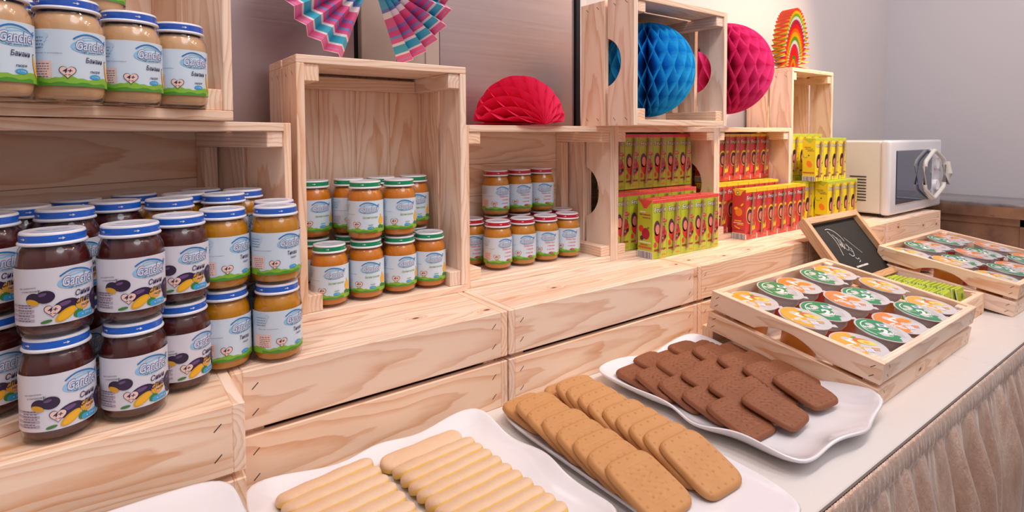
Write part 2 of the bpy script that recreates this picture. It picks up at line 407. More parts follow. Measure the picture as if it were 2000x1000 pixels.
crate('upturned pine crate at the far left, front jar stacks of plum puree on it', 46, 34, HB, upside(-92.2, -9.5, 34, HB), hole=False, h1=8.4, gap=.9, group=GB)
crate('upturned pine crate with a dark slot between its front boards, behind the sponge finger platter', 45.9, 34, HB, upside(-46.1, 0, 34, HB), group=GB)
crate('upturned pine crate right of the upright crate, behind the biscuit platters', 56.6, 37, HB, upside(.1, 0, 37, HB), group=GB)
crate('upturned pine crate with a large swirl of grain, behind the nearer cup tray', 54.9, 38, HB, upside(56.9, 0, 38, HB), group=GB)
crate('upturned pine crate hidden partly behind the chalkboard', 55.8, 38, HB, upside(112, 0, 38, HB), group=GB)
crate('upturned pine crate at the right end under the microwave', 55., 38, HB, upside(168.1, 0, 38, HB), group=GB)
# shelf crates
SH = 34.3; SD = 18.8; YR = 17.0
XR = (0.95, 45.65, 89.5, 132.9)
crate('tall upright pine crate holding the green-lidded vegetable jars', 46, 33.5, 18.3, portrait(-32.5, 15.8, HB, 33.5, 18.3), hole=False)
crate('open pine crate on its side holding the red-lidded jars, red paper fan on top', XR[1]-XR[0]-.05, SH, SD, landscape(XR[0]+.05, YR, HB, SD))
crate('open pine crate on its side holding the green berry juice cartons', XR[2]-XR[1]-.05, SH, SD, landscape(XR[1]+.05, YR, HB, SD))
crate('open pine crate on its side holding the red juice cartons', XR[3]-XR[2]-.05, SH, SD, landscape(XR[2]+.05, YR, HB, SD))
PS = (-33.9, 14.1, 0); AS = R(26)
crate('wide pine crate on its side at the left, rows of blue-lidded jars inside it', 46, SH, 19.5, pivot(PS, AS) @ landscape(-33.9-46, 14.1, HB, 19.5))
ZT = HB+SH
PN = (-43.7, 7.2, 0); AN = R(25)
crate('pine crate at the top left holding the beige banana puree jars', 46, 33.5, 18.3, pivot(PN, AN) @ portrait(-43.7-33.5, 7.2, ZT+.1, 33.5, 18.3), hole=False)
crate('pine crate on top of the shelf framing the blue paper ball', 36.6, 30.2, 17.6, landscape(39.0, 4.8, ZT, 17.6))
crate('tall upright pine crate at the right with the rainbow paper fan on it', 56.2, 31.6, 17.6, portrait(140.9, 21.2, HB, 31.6, 17.6), hole=False)

# ------------------------------------------------------------------ lettering and printed art wrapped on surfaces
_tc = {}
def text2d(s, shear=0., off=0., res=2):
    k = (s, shear, off, res)
    if k not in _tc:
        cu = bpy.data.curves.new('lettering', 'FONT'); cu.body = s; cu.shear = shear; cu.offset = off; cu.resolution_u = res; cu.size = 1
        ob = bpy.data.objects.new('lettering', cu); COL.objects.link(ob); bpy.context.view_layer.update()
        dg = bpy.context.evaluated_depsgraph_get(); me = bpy.data.meshes.new_from_object(ob.evaluated_get(dg))
        vs = [(v.co.x, v.co.y) for v in me.vertices]; fs = [tuple(p.vertices) for p in me.polygons]
        bpy.data.objects.remove(ob); bpy.data.curves.remove(cu); bpy.data.meshes.remove(me)
        _tc[k] = (vs, fs)
    return _tc[k]
class Art:
    """flat printed shapes in (s, t); each layer a little above the last"""
    def __init__(s): s.items = []          # verts2d, faces, mat, layer
    def text(s, body, x, y, w, h, mi, ly, shear=0., off=0., rot=0., ref=None, res=2):
        vs, fs = text2d(body, shear, off, res); rv = text2d(ref or body, shear, 0., res)[0]
        if not vs: return s
        x0 = min(v[0] for v in rv); x1 = max(v[0] for v in rv); y0 = min(v[1] for v in rv); y1 = max(v[1] for v in rv)
        c, sn = math.cos(rot), math.sin(rot); out = []
        for v in vs:
            a = (v[0]-(x0+x1)/2)/(x1-x0)*w; b = (v[1]-(y0+y1)/2)/(y1-y0)*h; out.append((x+a*c-b*sn, y+a*sn+b*c))
        s.items.append((out, fs, mi, ly)); return s
    def poly(s, pts, mi, ly): s.items.append((list(pts), [tuple(range(len(pts)))], mi, ly)); return s
    def ell(s, x, y, a, b, mi, ly, rot=0., n=20, t0=0, t1=2*math.pi):
        c, sn = math.cos(rot), math.sin(rot)
        return s.poly([(x+a*math.cos(t)*c-b*math.sin(t)*sn, y+a*math.cos(t)*sn+b*math.sin(t)*c) for t in [t0+(t1-t0)*i/n for i in range(n if t1-t0 > 6.2 else n+1)]], mi, ly)
    def rect(s, x0, y0, x1, y1, mi, ly): return s.poly([(x0, y0), (x1, y0), (x1, y1), (x0, y1)], mi, ly)
    def stroke(s, pts, w, mi, ly):
        P = [Vector(p) for p in pts]; L = []; Rr = []
        for i, p in enumerate(P):
            t = P[min(i+1, len(P)-1)]-P[max(i-1, 0)]; t.normalize(); n = Vector((-t.y, t.x)); ww = w*.5*(1 if isinstance(w, (int, float)) else 1)
            L.append(p+n*ww); Rr.append(p-n*ww)
        n = len(P); s.items.append(([tuple(v) for v in L+Rr], [(i, i+1, n+i+1, n+i) for i in range(n-1)], mi, ly)); return s
    def smallprint(s, x, y, w, mi, ly, seed=1, h=.09):
        r = random.Random(seed); a = x-w/2
        while a < x+w/2-.1:
            l = r.uniform(.12, .4); s.rect(a, y, min(a+l, x+w/2), y+h, mi, ly); a += l+.09
        return s
    def heart(s, x, y, k, mi, ly):
        return s.poly([(x+k*.0625*16*math.sin(t)**3, y+k*.0625*(13*math.cos(t)-5*math.cos(2*t)-2*math.cos(3*t)-math.cos(4*t))) for t in [2*math.pi*i/24+.01 for i in range(24)]], mi, ly)
    def emit(s, mb, fn, cut=None, lift=.012):
        for vs, fs, mi, ly in s.items:
            b = bmesh.new(); bv = [b.verts.new((v[0], v[1], 0)) for v in vs]
            for f in fs:
                try: b.faces.new([bv[i] for i in f])
                except ValueError: pass
            for f in b.faces:
                f.normal_update()
                if f.normal.z < 0: f.normal_flip()
            if cut:
                x0 = min(v[0] for v in vs); x1 = max(v[0] for v in vs); k = math.ceil(x0/cut)*cut
                bmesh.ops.triangulate(b, faces=[f for f in b.faces if len(f.verts) > 4])
                while k < x1:
                    bmesh.ops.bisect_plane(b, geom=b.verts[:]+b.edges[:]+b.faces[:], plane_co=(k, 0, 0), plane_no=(1, 0, 0)); k += cut
            b.verts.index_update()
            mb.add([fn(v.co.x, v.co.y, ly*lift) for v in b.verts], [[v.index for v in f.verts] for f in b.faces], mi, False); b.free()

# ------------------------------------------------------------------ puree jars
HJ, RB, RL = 11.1, 3.3, 2.86
P_ = dict(
    white=plain('label_white', '#dad8e2', .35, coat=.3), pale=plain('label_pale_blue', '#bcd3e6', .35, coat=.3), sky=plain('label_sky', '#cfdeec', .35, coat=.3),
    logo=plain('logo_blue', '#2274b8', .35), logol=plain('logo_light_blue', '#8fc3e6', .35), ink=plain('navy_ink', '#2b2350', .4), grey=plain('fine_print_ink', '#57506a', .4),
    grass=plain('label_grass', '#86b93a', .35), grass2=plain('label_grass_dark', '#4f9433', .35), plum=plain('plum_print', '#33203f', .35), plum2=plain('plum_print_light', '#6b4d7c', .35),
    gold=plain('plum_flesh_print', '#d9a22c', .35), leaf=plain('leaf_print', '#3f7f3a', .35), heart=plain('heart_print', '#f0c9bd', .35), badge=plain('badge_blue', '#3aa0d4', .35),
    peach=plain('peach_print', '#e8b183', .35), ban=plain('banana_print', '#f0b327', .35), green=plain('green_ink', '#6fa02f', .4), red=plain('red_ink', '#e0455a', .4), redb=plain('red_badge', '#b51f36', .35),
    panel=plain('label_panel_lilac', '#b9a8bd', .35))
PK = list(P_); PI = {k: i for i, k in enumerate(PK)}; PM = [P_[k] for k in PK]
def jar_label(kind):
    A = Art(); I = PI; r0 = RB+.03
    bgm = 'white' if kind == 'plum' else 'sky'
    z0, z1 = 1.6, 7.5
    m = MB(); m.lathe([(r0, z0), (r0, z1)], 44, I[bgm])
    # logo: centre s=2.1
    def logo(x, y, k=1.22):
        A.ell(x-.1*k, y-.12*k, 1.66*k, .66*k, I['logol'], 1, .06)
        A.ell(x+.0*k, y-.1*k, 1.5*k, .5*k, I[bgm], 2, .06)
        arc = [(x-1.55*k+3.0*k*t, y+.15*k+.78*k*math.sin(math.pi*min(1, t*.9+.12))+.05*math.sin(9*t)) for t in [i/12 for i in range(13)]]
        A.stroke(arc, .13*k, I['logo'], 3)
        A.stroke([(p[0]*1.+.12*k, p[1]-.2*k) for p in arc[2:]], .08*k, I['logol'], 3)
        A.ell(x+1.42*k, y+.48*k, .19*k, .15*k, I['logo'], 3, n=10); A.ell(x+1.42*k, y+.48*k, .1*k, .08*k, I['white'], 4, n=8)
        A.text('Ganchev', x, y, 2.8*k, .84*k, I['logo'], 4, .25, .055, .04); A.text('Ganchev', x, y, 2.8*k, .84*k, I['white'], 6, .25, .016, .04)
        A.text('high quality baby food', x+.15*k, y-.62*k, 2.3*k, .2*k, I['grey'], 3, .2, 0, .02, res=1)
    def badge(x, y, c='badge', t='e 190g'):
        A.ell(x, y, .62, .27, I[c], 4, n=16); A.text(t, x, y, .78, .2, I['white'], 5, .1, .01, res=1)
    A.heart(-.35, 3.1, .74, I['ink'], 4); A.heart(-.35, 3.1, .67, I['heart'], 5); A.text('4+', -.35, 3.2, .78, .46, I['ink'], 6, .2, .015, res=1)
    A.smallprint(-.35, 2.75, .5, I['ink'], 6, 3, .06)
    if kind == 'plum':
        for i, zz in enumerate((2.05, 2.55, 3.05, 3.55)): A.rect(-4.6, zz, -1.9, zz+.26, I['panel'], 1)
        for i in range(7): A.smallprint(-2.9, 2.1+i*.27, 1.5, I['grey'], 2, i, .07)
        A.text('и консерванти', -2.2, 5.15, 1.8, .2, I['grey'], 2, .25, 0, .08, res=1); A.text('без оцветители,', -2.5, 5.5, 1.7, .2, I['grey'], 2, .25, 0, .08, res=1)
        A.ell(-1.95, 4.4, .72, .6, I['plum'], 2, .2).ell(-2.05, 4.05, .6, .3, I['gold'], 3, -.3).ell(-.95, 4.55, .82, .66, I['plum'], 3, .1).ell(-1.15, 4.8, .36, .15, I['plum2'], 4, .3)
        A.stroke([(-1.5, 4.9), (-1.45, 5.15), (-1.5, 5.35)], .06, I['leaf'], 4)
        A.ell(.75, 3.35, 1.15, .7, I['plum'], 2, .25).ell(.6, 3.62, .6, .22, I['plum2'], 3, .25).ell(.72, 2.5, 1.05, .5, I['gold'], 3, .62).ell(.78, 2.52, .9, .36, I['ban'], 4, .62)
        A.ell(-.9, 1.98, .5, .16, I['leaf'], 3, .2).ell(1.85, 2.3, .5, .42, I['leaf'], 3, .5)
        A.ell(2.35, 3.2, .75, .62, I['gold'], 3).ell(2.4, 3.1, .4, .32, I['peach'], 4)
        A.ell(4.1, 3.5, .85, .95, I['plum'], 3).ell(3.9, 3.9, .3, .2, I['plum2'], 4).ell(4.3, 2.6, .8, .6, I['plum'], 4)
        logo(2.2, 6.0); A.text('Сини', 2.45, 4.55, 1.75, .62, I['ink'], 5, .25, .012, .05); A.text('сливи', 2.6, 3.68, 2.0, .55, I['ink'], 5, .25, .012, .12)
        A.text('пюре', 2.6, 3.05, 1.0, .32, I['ink'], 5, .2, .01, .1, res=1)
        A.rect(1.9, 1.75, 3.6, 2.4, I['badge'], 4).ell(2.0, 2.1, .35, .33, I['badge'], 4); A.text('e 190 g', 2.75, 2.1, 1.2, .32, I['white'], 6, .1, .015, res=1)
    else:
        gh = 2.35 if kind != 'banana' else 2.5
        n = 44; L = 2*math.pi*r0
        A.poly([(-L/2+.01, z0)]+[(L/2-.01, z0)]+[(L/2-.01-(L-.02)*i/n, gh+.18*math.sin(i*.9)+.1*math.sin(i*2.3)) for i in range(n+1)], I['grass'], 1)
        A.poly([(-3, z0)]+[(3.6, z0)]+[(3.6-6.6*i/12, z0+.35+.1*math.sin(i*1.7)) for i in range(13)], I['grass2'], 2)
        A.rect(-4.4, 2.45, -1.75, 4.2, I['heart'] if kind != 'veg' else I['white'], 1)
        for i in range(6): A.smallprint(-2.7, 2.5+i*.27, 1.5, I['grey'], 2, i, .07)
        A.text('without salt, no preservatives', -2.2, 5.0, 2.9, .17, I['grey'], 2, 0, 0, 0, res=1)
        for i in range(4): A.smallprint(-3.2, 5.5+i*.36, 1.5, I['grey'], 2, 9+i, .07)
        for zz in (0, 1, 2): A.ell(-3.9+zz*.2, 6+zz*.4, 1.6, .5, I['pale'], 1, 0)
        logo(2.1, 6.05)
        if kind == 'pumpkin':
            A.text('Тиква', 2.15, 4.5, 1.55, .55, I['ink'], 4, .2, .01, .0); A.text('пюре', 2.3, 3.75, .95, .3, I['grey'], 4, .2, .01, .05, res=1); badge(2.2, 2.5)
        if kind == 'banana':
            A.text('Банани', 2.2, 4.45, 1.9, .55, I['ink'], 4, .2, .01, .0); A.text('пюре', 2.2, 3.2, 1.1, .3, I['ink'], 4, .2, .01, .05, res=1); badge(2.2, 2.68)
            A.poly([(3.6, 4.5), (3.75, 4.45), (4.1, 3.4), (4.9, 2.5), (4.6, 2.1), (3.9, 2.6), (3.65, 3.4)], I['ban'], 3).ell(3.66, 4.5, .1, .1, I['plum'], 4, n=8)
        if kind == 'veg':
            A.text('Зеленчуково', 2.2, 4.4, 2.9, .5, I['green'], 4, .25, .006, .0, res=1); A.text('пюре', 2.2, 2.98, .9, .25, I['grass2'], 4, .2, .01, .05, res=1); badge(2.2, 2.45)
            A.ell(4.5, 3.7, .62, .8, I['ban'], 3).ell(4.45, 4.6, .16, .4, I['ban'], 3, .2).ell(4.2, 2.6, .5, .35, I['leaf'], 3).ell(4.9, 2.5, .45, .3, I['leaf'], 3)
        if kind == 'beef':
            A.text('Телешко месо', 2.2, 4.85, 2.5, .38, I['red'], 4, .2, .008, .0, res=1); A.text('с моркови', 2.5, 4.0, 1.9, .36, I['red'], 4, .2, .008, .0, res=1)
            A.text('и картофи', 2.4, 3.2, 1.9, .38, I['red'], 4, .2, .008, .0, res=1); badge(2.5, 2.3, 'redb')
    def wrap(x, y, l):
        a = x/r0; return ((r0+.015+l)*math.sin(a), -(r0+.015+l)*math.cos(a), y)
    A.emit(m, wrap, .55, .012)
    return m.mesh('label', PM, 60)
def puree(name, col, col2):
    t = NT(name); tc = t.n('TexCoord'); n = t.noise(tc.outputs['Object'], 55., 5, .6)
    t.l(t.mix(n, srgb(col), srgb(col2)), t.b.inputs['Base Color']); t.b.inputs['Roughness'].default_value = .22
    t.b.inputs['Subsurface Weight'].default_value = .0; t.b.inputs['Coat Weight'].default_value = .25; return t.m
JK = dict(plum=('#431614', '#561f1b', '#1f62c9', 'plum puree'), pumpkin=('#bd7a0c', '#cc8a14', '#2b62c4', 'pumpkin puree'), banana=('#cfa072', '#d9ac7e', '#2457b8', 'banana puree'),
          veg=('#c97310', '#d5801a', '#138a5d', 'vegetable puree'), beef=('#c47c12', '#d28c26', '#b3203a', 'beef and vegetable puree'))
LIDW = plain('lid_white_enamel', '#e4e2ea', .25, coat=.3); LIDP = plain('lid_print_pale_blue', '#8db8dc', .3)
_shared = {}
def jar_meshes(kind):
    if kind in _shared: return _shared[kind]
    if 'glass' not in _shared:
        g = MB(); g.lathe([(0, .12), (2.3, .1), (2.55, 0), (2.85, .06), (3.12, .35), (3.26, .85), (3.3, 1.3), (3.3, 8.1), (3.22, 8.6), (2.98, 9.2), (2.76, 9.6), (2.7, 10.1)], 44)
        _shared['glass'] = g.mesh('glass', [GLASS], 60)
    c1, c2, band, _ = JK[kind]
    c = MB(); c.lathe([(0, .45), (2.6, .45), (2.95, .65), (3.08, 1.1), (3.14, 1.6), (3.14, 8.0), (3.04, 8.5), (2.8, 9.1), (2.6, 9.45), (0, 9.5)], 40)
    cm = c.mesh('puree', [puree(kind+'_puree', c1, c2)], 60)
    l = MB(); l.lathe([(2.6, 9.72), (2.96, 9.7), (3.04, 9.78), (3.05, 9.9), (2.98, 10.02), (2.87, 10.06), (2.87, 10.82), (2.84, 10.98), (2.76, 11.08), (2.64, 11.1), (2.56, 11.05), (0, 11.05)], 48, [0, 0, 0, 0, 0, 1, 0, 0, 0, 0, 0])
    A = Art()
    for k in range(5):
        x = -3+k*3.6; A.rect(x-.28, -.03, x+.1, .05, 0, 1).poly([(x+.05, -.14), (x+.3, .01), (x+.05, .16)], 0, 1)
    A.emit(l, lambda x, y, q: ((2.885+q)*math.sin(x/2.88), -(2.885+q)*math.cos(x/2.88), 10.44+y), .4)
    T = Art()
    T.text('Ganchev', 0, -.1, 2.6, .7, 2, 1, .25, .02, res=1)
    T.stroke([(-1.5+3*t, .45+.6*math.sin(math.pi*t)) for t in [i/10 for i in range(11)]], .14, 2, 1)
    T.stroke([(2.0*math.cos(t), 2.0*math.sin(t)) for t in [R(200)+R(140)*i/16 for i in range(17)]], .12, 2, 1)
    T.stroke([(2.3*math.cos(t), 2.3*math.sin(t)) for t in [R(20)+R(140)*i/16 for i in range(17)]], .05, 3, 1)
    T.emit(l, lambda x, y, q: (x, y, 11.06+q))
    lm = l.mesh('lid', [LIDW, plain('lid_band_'+band[1:], band, .25, coat=.3), LIDP, P_['grey']], 50)
    _shared[kind] = (_shared['glass'], cm, jar_label(kind), lm); return _shared[kind]
_proto = {}
def jar(kind, x, y, z, label, rz, group):
    if kind not in _proto:
        g, c, lb, lm = jar_meshes(kind)
        t = thing('jar_of_'+JK[kind][3].replace(' ', '_'), label, 'jar', (x, y, z), rz, group)
        link('glass_jar', g, t); link('puree', c, t); link('paper_label', lb, t); link('lid', lm, t)
        _proto[kind] = t; return t
    return dup(_proto[kind], label, (x, y, z), rz, group=group)
CAM = (-59.8, -83.3)
def face(x, y, off=0.):       # turn the 4+ mark of the label towards the viewer's side, plus an offset in degrees
    return math.atan2(CAM[1]-y, CAM[0]-x)+math.pi/2+R(off)
ZS = HB+1.5
def stack(kind, x, y, z, n, labels, offs, group):
    for k in range(n):
        if labels[k]: jar(kind, x, y, z+k*HJ, labels[k], face(x, y, offs[k]), group)
G1 = 'plum puree jars with blue lids'
stack('plum', -63.8, -4.8, HB, 2, ['plum puree jar at the very front left corner, lower of its stack of two', 'plum puree jar at the very front left corner, upper of its stack of two'], (4, 2), G1)
stack('plum', -56.9, -4.3, HB, 2, ['plum puree jar second from the left in front, lower one', 'plum puree jar second from the left in front, upper one'], (-1, 0), G1)
stack('plum', -51.6, .6, HB, 2, ['plum puree jar half hidden beside the pumpkin jars, lower one', 'plum puree jar half hidden beside the pumpkin jars, upper one'], (14, -4), G1)
stack('plum', -69.9, 1.7, HB+1.45, 2, ['plum puree jar cut by the left picture edge, lower one', 'plum puree jar cut by the left picture edge, upper one'], (-8, -8), G1)
stack('plum', -63.0, 3.6, HB+1.45, 2, ['plum puree jar directly behind the front left stack, lower one', 'plum puree jar directly behind the front left stack, upper one'], (0, 0), G1)
stack('plum', -58.0, 9.2, HB+1.45, 2, ['plum puree jar behind the second front stack, lower one', 'plum puree jar behind the second front stack, upper one'], (0, 0), G1)
stack('plum', -67.4, 9.3, HB+1.45, 2, ['dark plum puree jar in the second row at the far left, lower one', 'dark plum puree jar in the second row at the far left, upper one'], (0, 0), G1)
stack('plum', -62.2, 15.1, HB+1.45, 2, ['plum puree jar in the third row against the crate back, lower one', 'plum puree jar in the third row against the crate back, upper one'], (0, 0), G1)
G2 = 'pumpkin puree jars with blue lids'
stack('pumpkin', -46.0, 4.0, HB, 2, ['pumpkin puree jar in front beside the plum jars, lower one', 'pumpkin puree jar in front beside the plum jars, upper one'], (8, 14), G2)
stack('pumpkin', -39.2, 3.2, HB, 2, ['pumpkin puree jar at the right end of the front row, lower one', 'pumpkin puree jar at the right end of the front row, upper one'], (14, 2), G2)
stack('pumpkin', -37.8, 9.9, HB, 2, ['pumpkin puree jar right behind the right end stack, lower one', 'pumpkin puree jar right behind the right end stack, upper one'], (10, 10), G2)
stack('pumpkin', -51.9, 8.0, HB+1.45, 2, ['pumpkin puree jar behind the half hidden plum stack, lower one', 'pumpkin puree jar behind the half hidden plum stack, upper one'], (0, 0), G2)
stack('pumpkin', -44.7, 10.9, HB+1.45, 2, ['pumpkin puree jar behind the front pumpkin stack, lower one', 'pumpkin puree jar behind the front pumpkin stack, upper one'], (0, 0), G2)
stack('pumpkin', -41.0, 16.6, HB+1.45, 2, ['pumpkin puree jar near the right side of the crate, third row, lower one', 'pumpkin puree jar near the right side of the crate, third row, upper one'], (0, 0), G2)
stack('pumpkin', -49.5, 14.6, HB+1.45, 2, ['pumpkin puree jar in the middle of the second row, lower one', 'pumpkin puree jar in the middle of the second row, upper one'], (0, 0), G2)
stack('pumpkin', -46.4, 20.9, HB+1.45, 2, ['pumpkin puree jar in the rearmost row, lower one', 'pumpkin puree jar in the rearmost row, upper one'], (0, 0), G2)
stack('pumpkin', -55.4, 19.0, HB+1.45, 2, ['pumpkin puree jar in the rear row beside the plum jars, lower one', 'pumpkin puree jar in the rear row beside the plum jars, upper one'], (0, 0), G2)
G3 = 'vegetable puree jars with green lids'
for nm, (x, y, n, o) in dict([('at the left of the front row, a single jar', (-26.2, 19.4, 1, (-18,))), ('second in the front row', (-19.1, 19.8, 2, (-18, -22))), ('third in the front row', (-12.2, 19.9, 2, (-6, -10))),
        ('at the right of the front row, a single jar', (-5.6, 19.9, 1, (-14,))), ('in the back row at the left', (-26.6, 27.2, 2, (-8, -8))), ('in the back row behind the gap', (-19.5, 27.4, 2, (4, 4))),
        ('in the back row behind the two tall stacks', (-12.6, 27.6, 2, (0, 0))), ('in the back row at the right', (-5.3, 27.6, 2, (-8, -14)))]).items():
    stack('veg', x, y, ZS, n, ['vegetable puree jar '+nm] if n == 1 else ['vegetable puree jar '+nm+', lower one', 'vegetable puree jar '+nm+', upper one'], o, G3)
G4 = 'beef puree jars with red lids'
for i, x in enumerate((14.1, 21.2, 28.3, 35.4)):
    jar('beef', x, 23.7, ZS, 'red-lidded jar in the front row of its crate, %s' % ('leftmost', 'second from the left', 'third from the left', 'rightmost')[i], face(x, 23.7, (2, -10, -18, -20)[i]), G4)
for i, x in enumerate((11.2, 18.3, 25.4, 32.5, 39.6)):
    jar('beef', x, 30.5, ZS, 'red-lidded jar in the back row of its crate, lower layer, %s' % ('leftmost', 'second', 'middle', 'fourth', 'rightmost')[i], face(x, 30.5, (-20, 0, 0, 0, 0)[i]), G4)
for i, x in enumerate((18.3, 25.4, 32.5)):
    jar('beef', x, 30.5, ZS+HJ, 'red-lidded jar of the upper three, %s' % ('left one', 'middle one', 'right one')[i], face(x, 30.5, (0, -10, -14)[i]), G4)
G5 = 'banana puree jars with blue lids'
ZB = ZT+1.6
for x, y, lb, o, up in ((-67.9, -6.9, 'leftmost, cut by the picture edge', 2, 0), (-62.0, -3.6, 'second from the left in front', 4, 0), (-56.2, .6, 'third from the left in front', 6, 0), (-50.6, 5.0, 'at the right end of the front row', 2, 0),
                        (-66.0, .4, 'behind the two left ones', 0, 1), (-59.7, 4.6, 'behind the second and third', 0, 1), (-53.8, 9.2, 'behind the right ones', 0, 0)):
    jar('banana', x, y, ZB, 'banana puree jar '+lb+(', lower layer' if up else ''), face(x, y, o), G5)
    if up: jar('banana', x, y, ZB+HJ, 'banana puree jar '+lb+', upper layer', face(x, y, (-10 if x < -62 else 12)), G5)

# ------------------------------------------------------------------ juice cartons
CR = dict(white=plain('carton_white', '#efece6', .35), black=plain('carton_black_print', '#2a1a22', .35), red=plain('carton_red_print', '#d63a3c', .35), red2=plain('carton_berry', '#a81f3c', .35),
          yel=plain('carton_yellow_print', '#f0cf28', .35), pink=plain('carton_pink', '#e78f7e', .35), pur=plain('carton_purple', '#5c2c50', .35), straw=plain('straw_brown', '#bd9070', .35), bar=plain('barcode_ink', '#5a5a80', .4), grn=plain('carton_leaf', '#3e8d44', .35), org=plain('carton_orange', '#ef8a2a', .35))
CRK = list(CR); CI = {k: i for i, k in enumerate(CRK)}
def carton_mesh(kind, W, D, H):
    body = {'g': '#b4bf33', 'r': '#c93a3a', 'y': '#e6d41e'}[kind]; top = {'g': '#e0474c', 'r': '#edc81f', 'y': '#b2c52c'}[kind]
    mats = [CR[k] for k in CRK]+[plain('carton_body_'+kind, body, .32, coat=.3), plain('carton_top_'+kind, top, .32, coat=.3)]
    B, T = len(CRK), len(CRK)+1; I = CI
    m = MB(); m.box(.04, W-.04, .02, D, 0, H, bev=.12, mi=B)
    m.box(.1, W-.1, .1, D-.1, H-.02, H+.03, bev=0, mi=T); m.box(.3, W-.3, D*.44, D*.56, H, H+.12, bev=.04, mi=T)
    F = Art()
    F.poly([(.08, H-.05), (W-.08, H-.05)]+[(W-.08-(W-.16)*i/12, H-.75-.22*(i % 2)) for i in range(13)], T, 1)
    F.text('Frutto', W*.52, H*.835, W*.80, 1.25, I['black'], 2, .05, .06, .03, res=1); F.text('Frutto', W*.52, H*.835, W*.80, 1.25, I['white'], 3, .05, .012, .03, res=1)
    if kind == 'g':
        F.ell(W*.55, H*.40, W*.42, H*.15, I['red'], 2).ell(W*.78, H*.64, W*.2, .55, I['red'], 2, -.2).text('FRUIT', W*.8, H*.64, 1.2, .38, I['white'], 3, res=1)
        F.ell(W*.3, H*.52, W*.2, H*.13, I['pur'], 2).ell(W*.34, H*.5, W*.14, H*.085, I['pink'], 3).ell(W*.74, H*.48, .85, 1.1, I['red2'], 3).ell(W*.7, H*.5, .5, .6, I['red'], 4)
        F.ell(W*.68, H*.33, .75, .7, I['pur'], 4).ell(W*.85, H*.36, .45, .5, I['black'], 5).ell(W*.7, H*.34, .3, .3, I['pink'], 5).ell(W*.18, H*.24, .5, .75, I['red'], 3)
        F.ell(W*.62, H*.6, .4, .16, I['grn'], 4, .6).ell(W*.85, H*.57, .4, .16, I['grn'], 4, -.4)
        F.smallprint(W*.3, H*.13, W*.4, I['red2'], 3, 1, .55).smallprint(W*.72, H*.14, W*.35, I['red2'], 3, 4, .5).smallprint(W*.8, H*.05, W*.3, I['org'], 3, 4, .3)
    if kind == 'r':
        F.ell(W*.4, H*.48, W*.32, H*.17, I['yel'], 2).ell(W*.38, H*.47, W*.26, H*.14, I['pur'], 3).ell(W*.42, H*.45, W*.17, H*.09, I['pink'], 4)
        F.ell(W*.82, H*.62, .7, .45, I['yel'], 3, .2).ell(W*.8, H*.48, .9, .9, I['red'], 3).poly([(W*.45, H*.22), (W*.62, H*.38), (W*.8, H*.24), (W*.9, H*.36), (W*.86, H*.2), (W*.6, H*.17)], I['yel'], 5)
        F.ell(W*.62, H*.3, .35, .6, I['black'], 6).smallprint(W*.4, H*.12, W*.6, I['red2'], 3, 1, .5).smallprint(W*.75, H*.05, W*.35, I['org'], 3, 4, .4).rect(.1, .1, .45, 1.6, I['white'], 3)
    if kind == 'y':
        F.ell(W*.42, H*.45, W*.26, H*.18, I['black'], 2).ell(W*.45, H*.42, W*.17, H*.1, I['pink'], 3).ell(W*.55, H*.3, 1.1, .6, I['org'], 3, .5).ell(W*.3, H*.28, .9, .5, I['yel'], 4, .3)
        F.ell(W*.8, H*.7, .5, .2, I['grn'], 3, .6).ell(W*.85, H*.42, .45, .22, I['grn'], 3).smallprint(W*.4, H*.1, W*.6, I['red2'], 3, 1, .6).smallprint(W*.8, H*.16, W*.3, I['red'], 3, 3, .5).rect(.1, .1, .4, 1.6, I['bar'], 3)
    F.emit(m, lambda x, y, l: (x, -.0-l, y), None, .012)
    L = Art()    # left side (x=0 face), s runs from back (0) to front (D)
    if kind == 'g': L.poly([(.1, H-.1), (D-.1, H-.1), (D*.72, H-1.6), (D*.6, H-2.3), (D*.4, H-2.3), (D*.3, H-1.2)], T, 1)
    if kind == 'r': L.poly([(.1, H-.1), (D-.1, H-.1), (D*.8, H-.5), (D*.62, H-1.8), (D*.25, H-1.8), (D*.15, H-.5)], T, 1).ell(D*.42, H-1.05, .48, .48, I['black'], 2).ell(D*.42, H-1.05, .32, .32, I['white'], 3)
    if kind == 'y': L.poly([(.1, H-.1), (D-.1, H-.1), (D*.8, H-1.), (D*.6, H-1.8), (D*.3, H-1.0)], T, 1)
    if kind == 'g':
        L.smallprint(D*.35, H*.78, D*.4, I['white'], 2, 1, .35).smallprint(D*.5, H*.73, D*.7, I['red2'], 2, 2, .4).smallprint(D*.6, H*.68, D*.5, I['red2'], 2, 3, .35)
        L.ell(D*.25, H*.5, .8, .9, I['red'], 2).ell(D*.55, H*.42, 1.3, 1.5, I['red2'], 2).ell(D*.3, H*.34, .6, .6, I['pur'], 3).ell(D*.7, H*.52, .5, .25, I['grn'], 3, .4)
        L.smallprint(D*.5, H*.26, D*.8, I['white'], 2, 5, .35).smallprint(D*.45, H*.22, D*.5, I['red2'], 2, 6, .3).smallprint(D*.5, H*.165, D*.85, I['red'], 2, 7, .6)
    if kind == 'r':
        L.ell(D*.5, H*.55, 1.2, 1.3, I['org'], 2).ell(D*.3, H*.62, .7, .4, I['yel'], 3, .4).ell(D*.75, H*.7, .6, .25, I['yel'], 3, .8).smallprint(D*.45, H*.36, D*.55, I['yel'], 2, 1, .35).smallprint(D*.5, H*.32, D*.75, I['white'], 2, 2, .28)
        L.smallprint(D*.65, H*.29, D*.5, I['yel'], 2, 3, .28).stroke([(D*.2, H*.27), (D*.4, H*.23), (D*.6, H*.22)], .25, I['yel'], 2).smallprint(D*.5, H*.17, D*.85, I['red2'], 2, 7, .5)
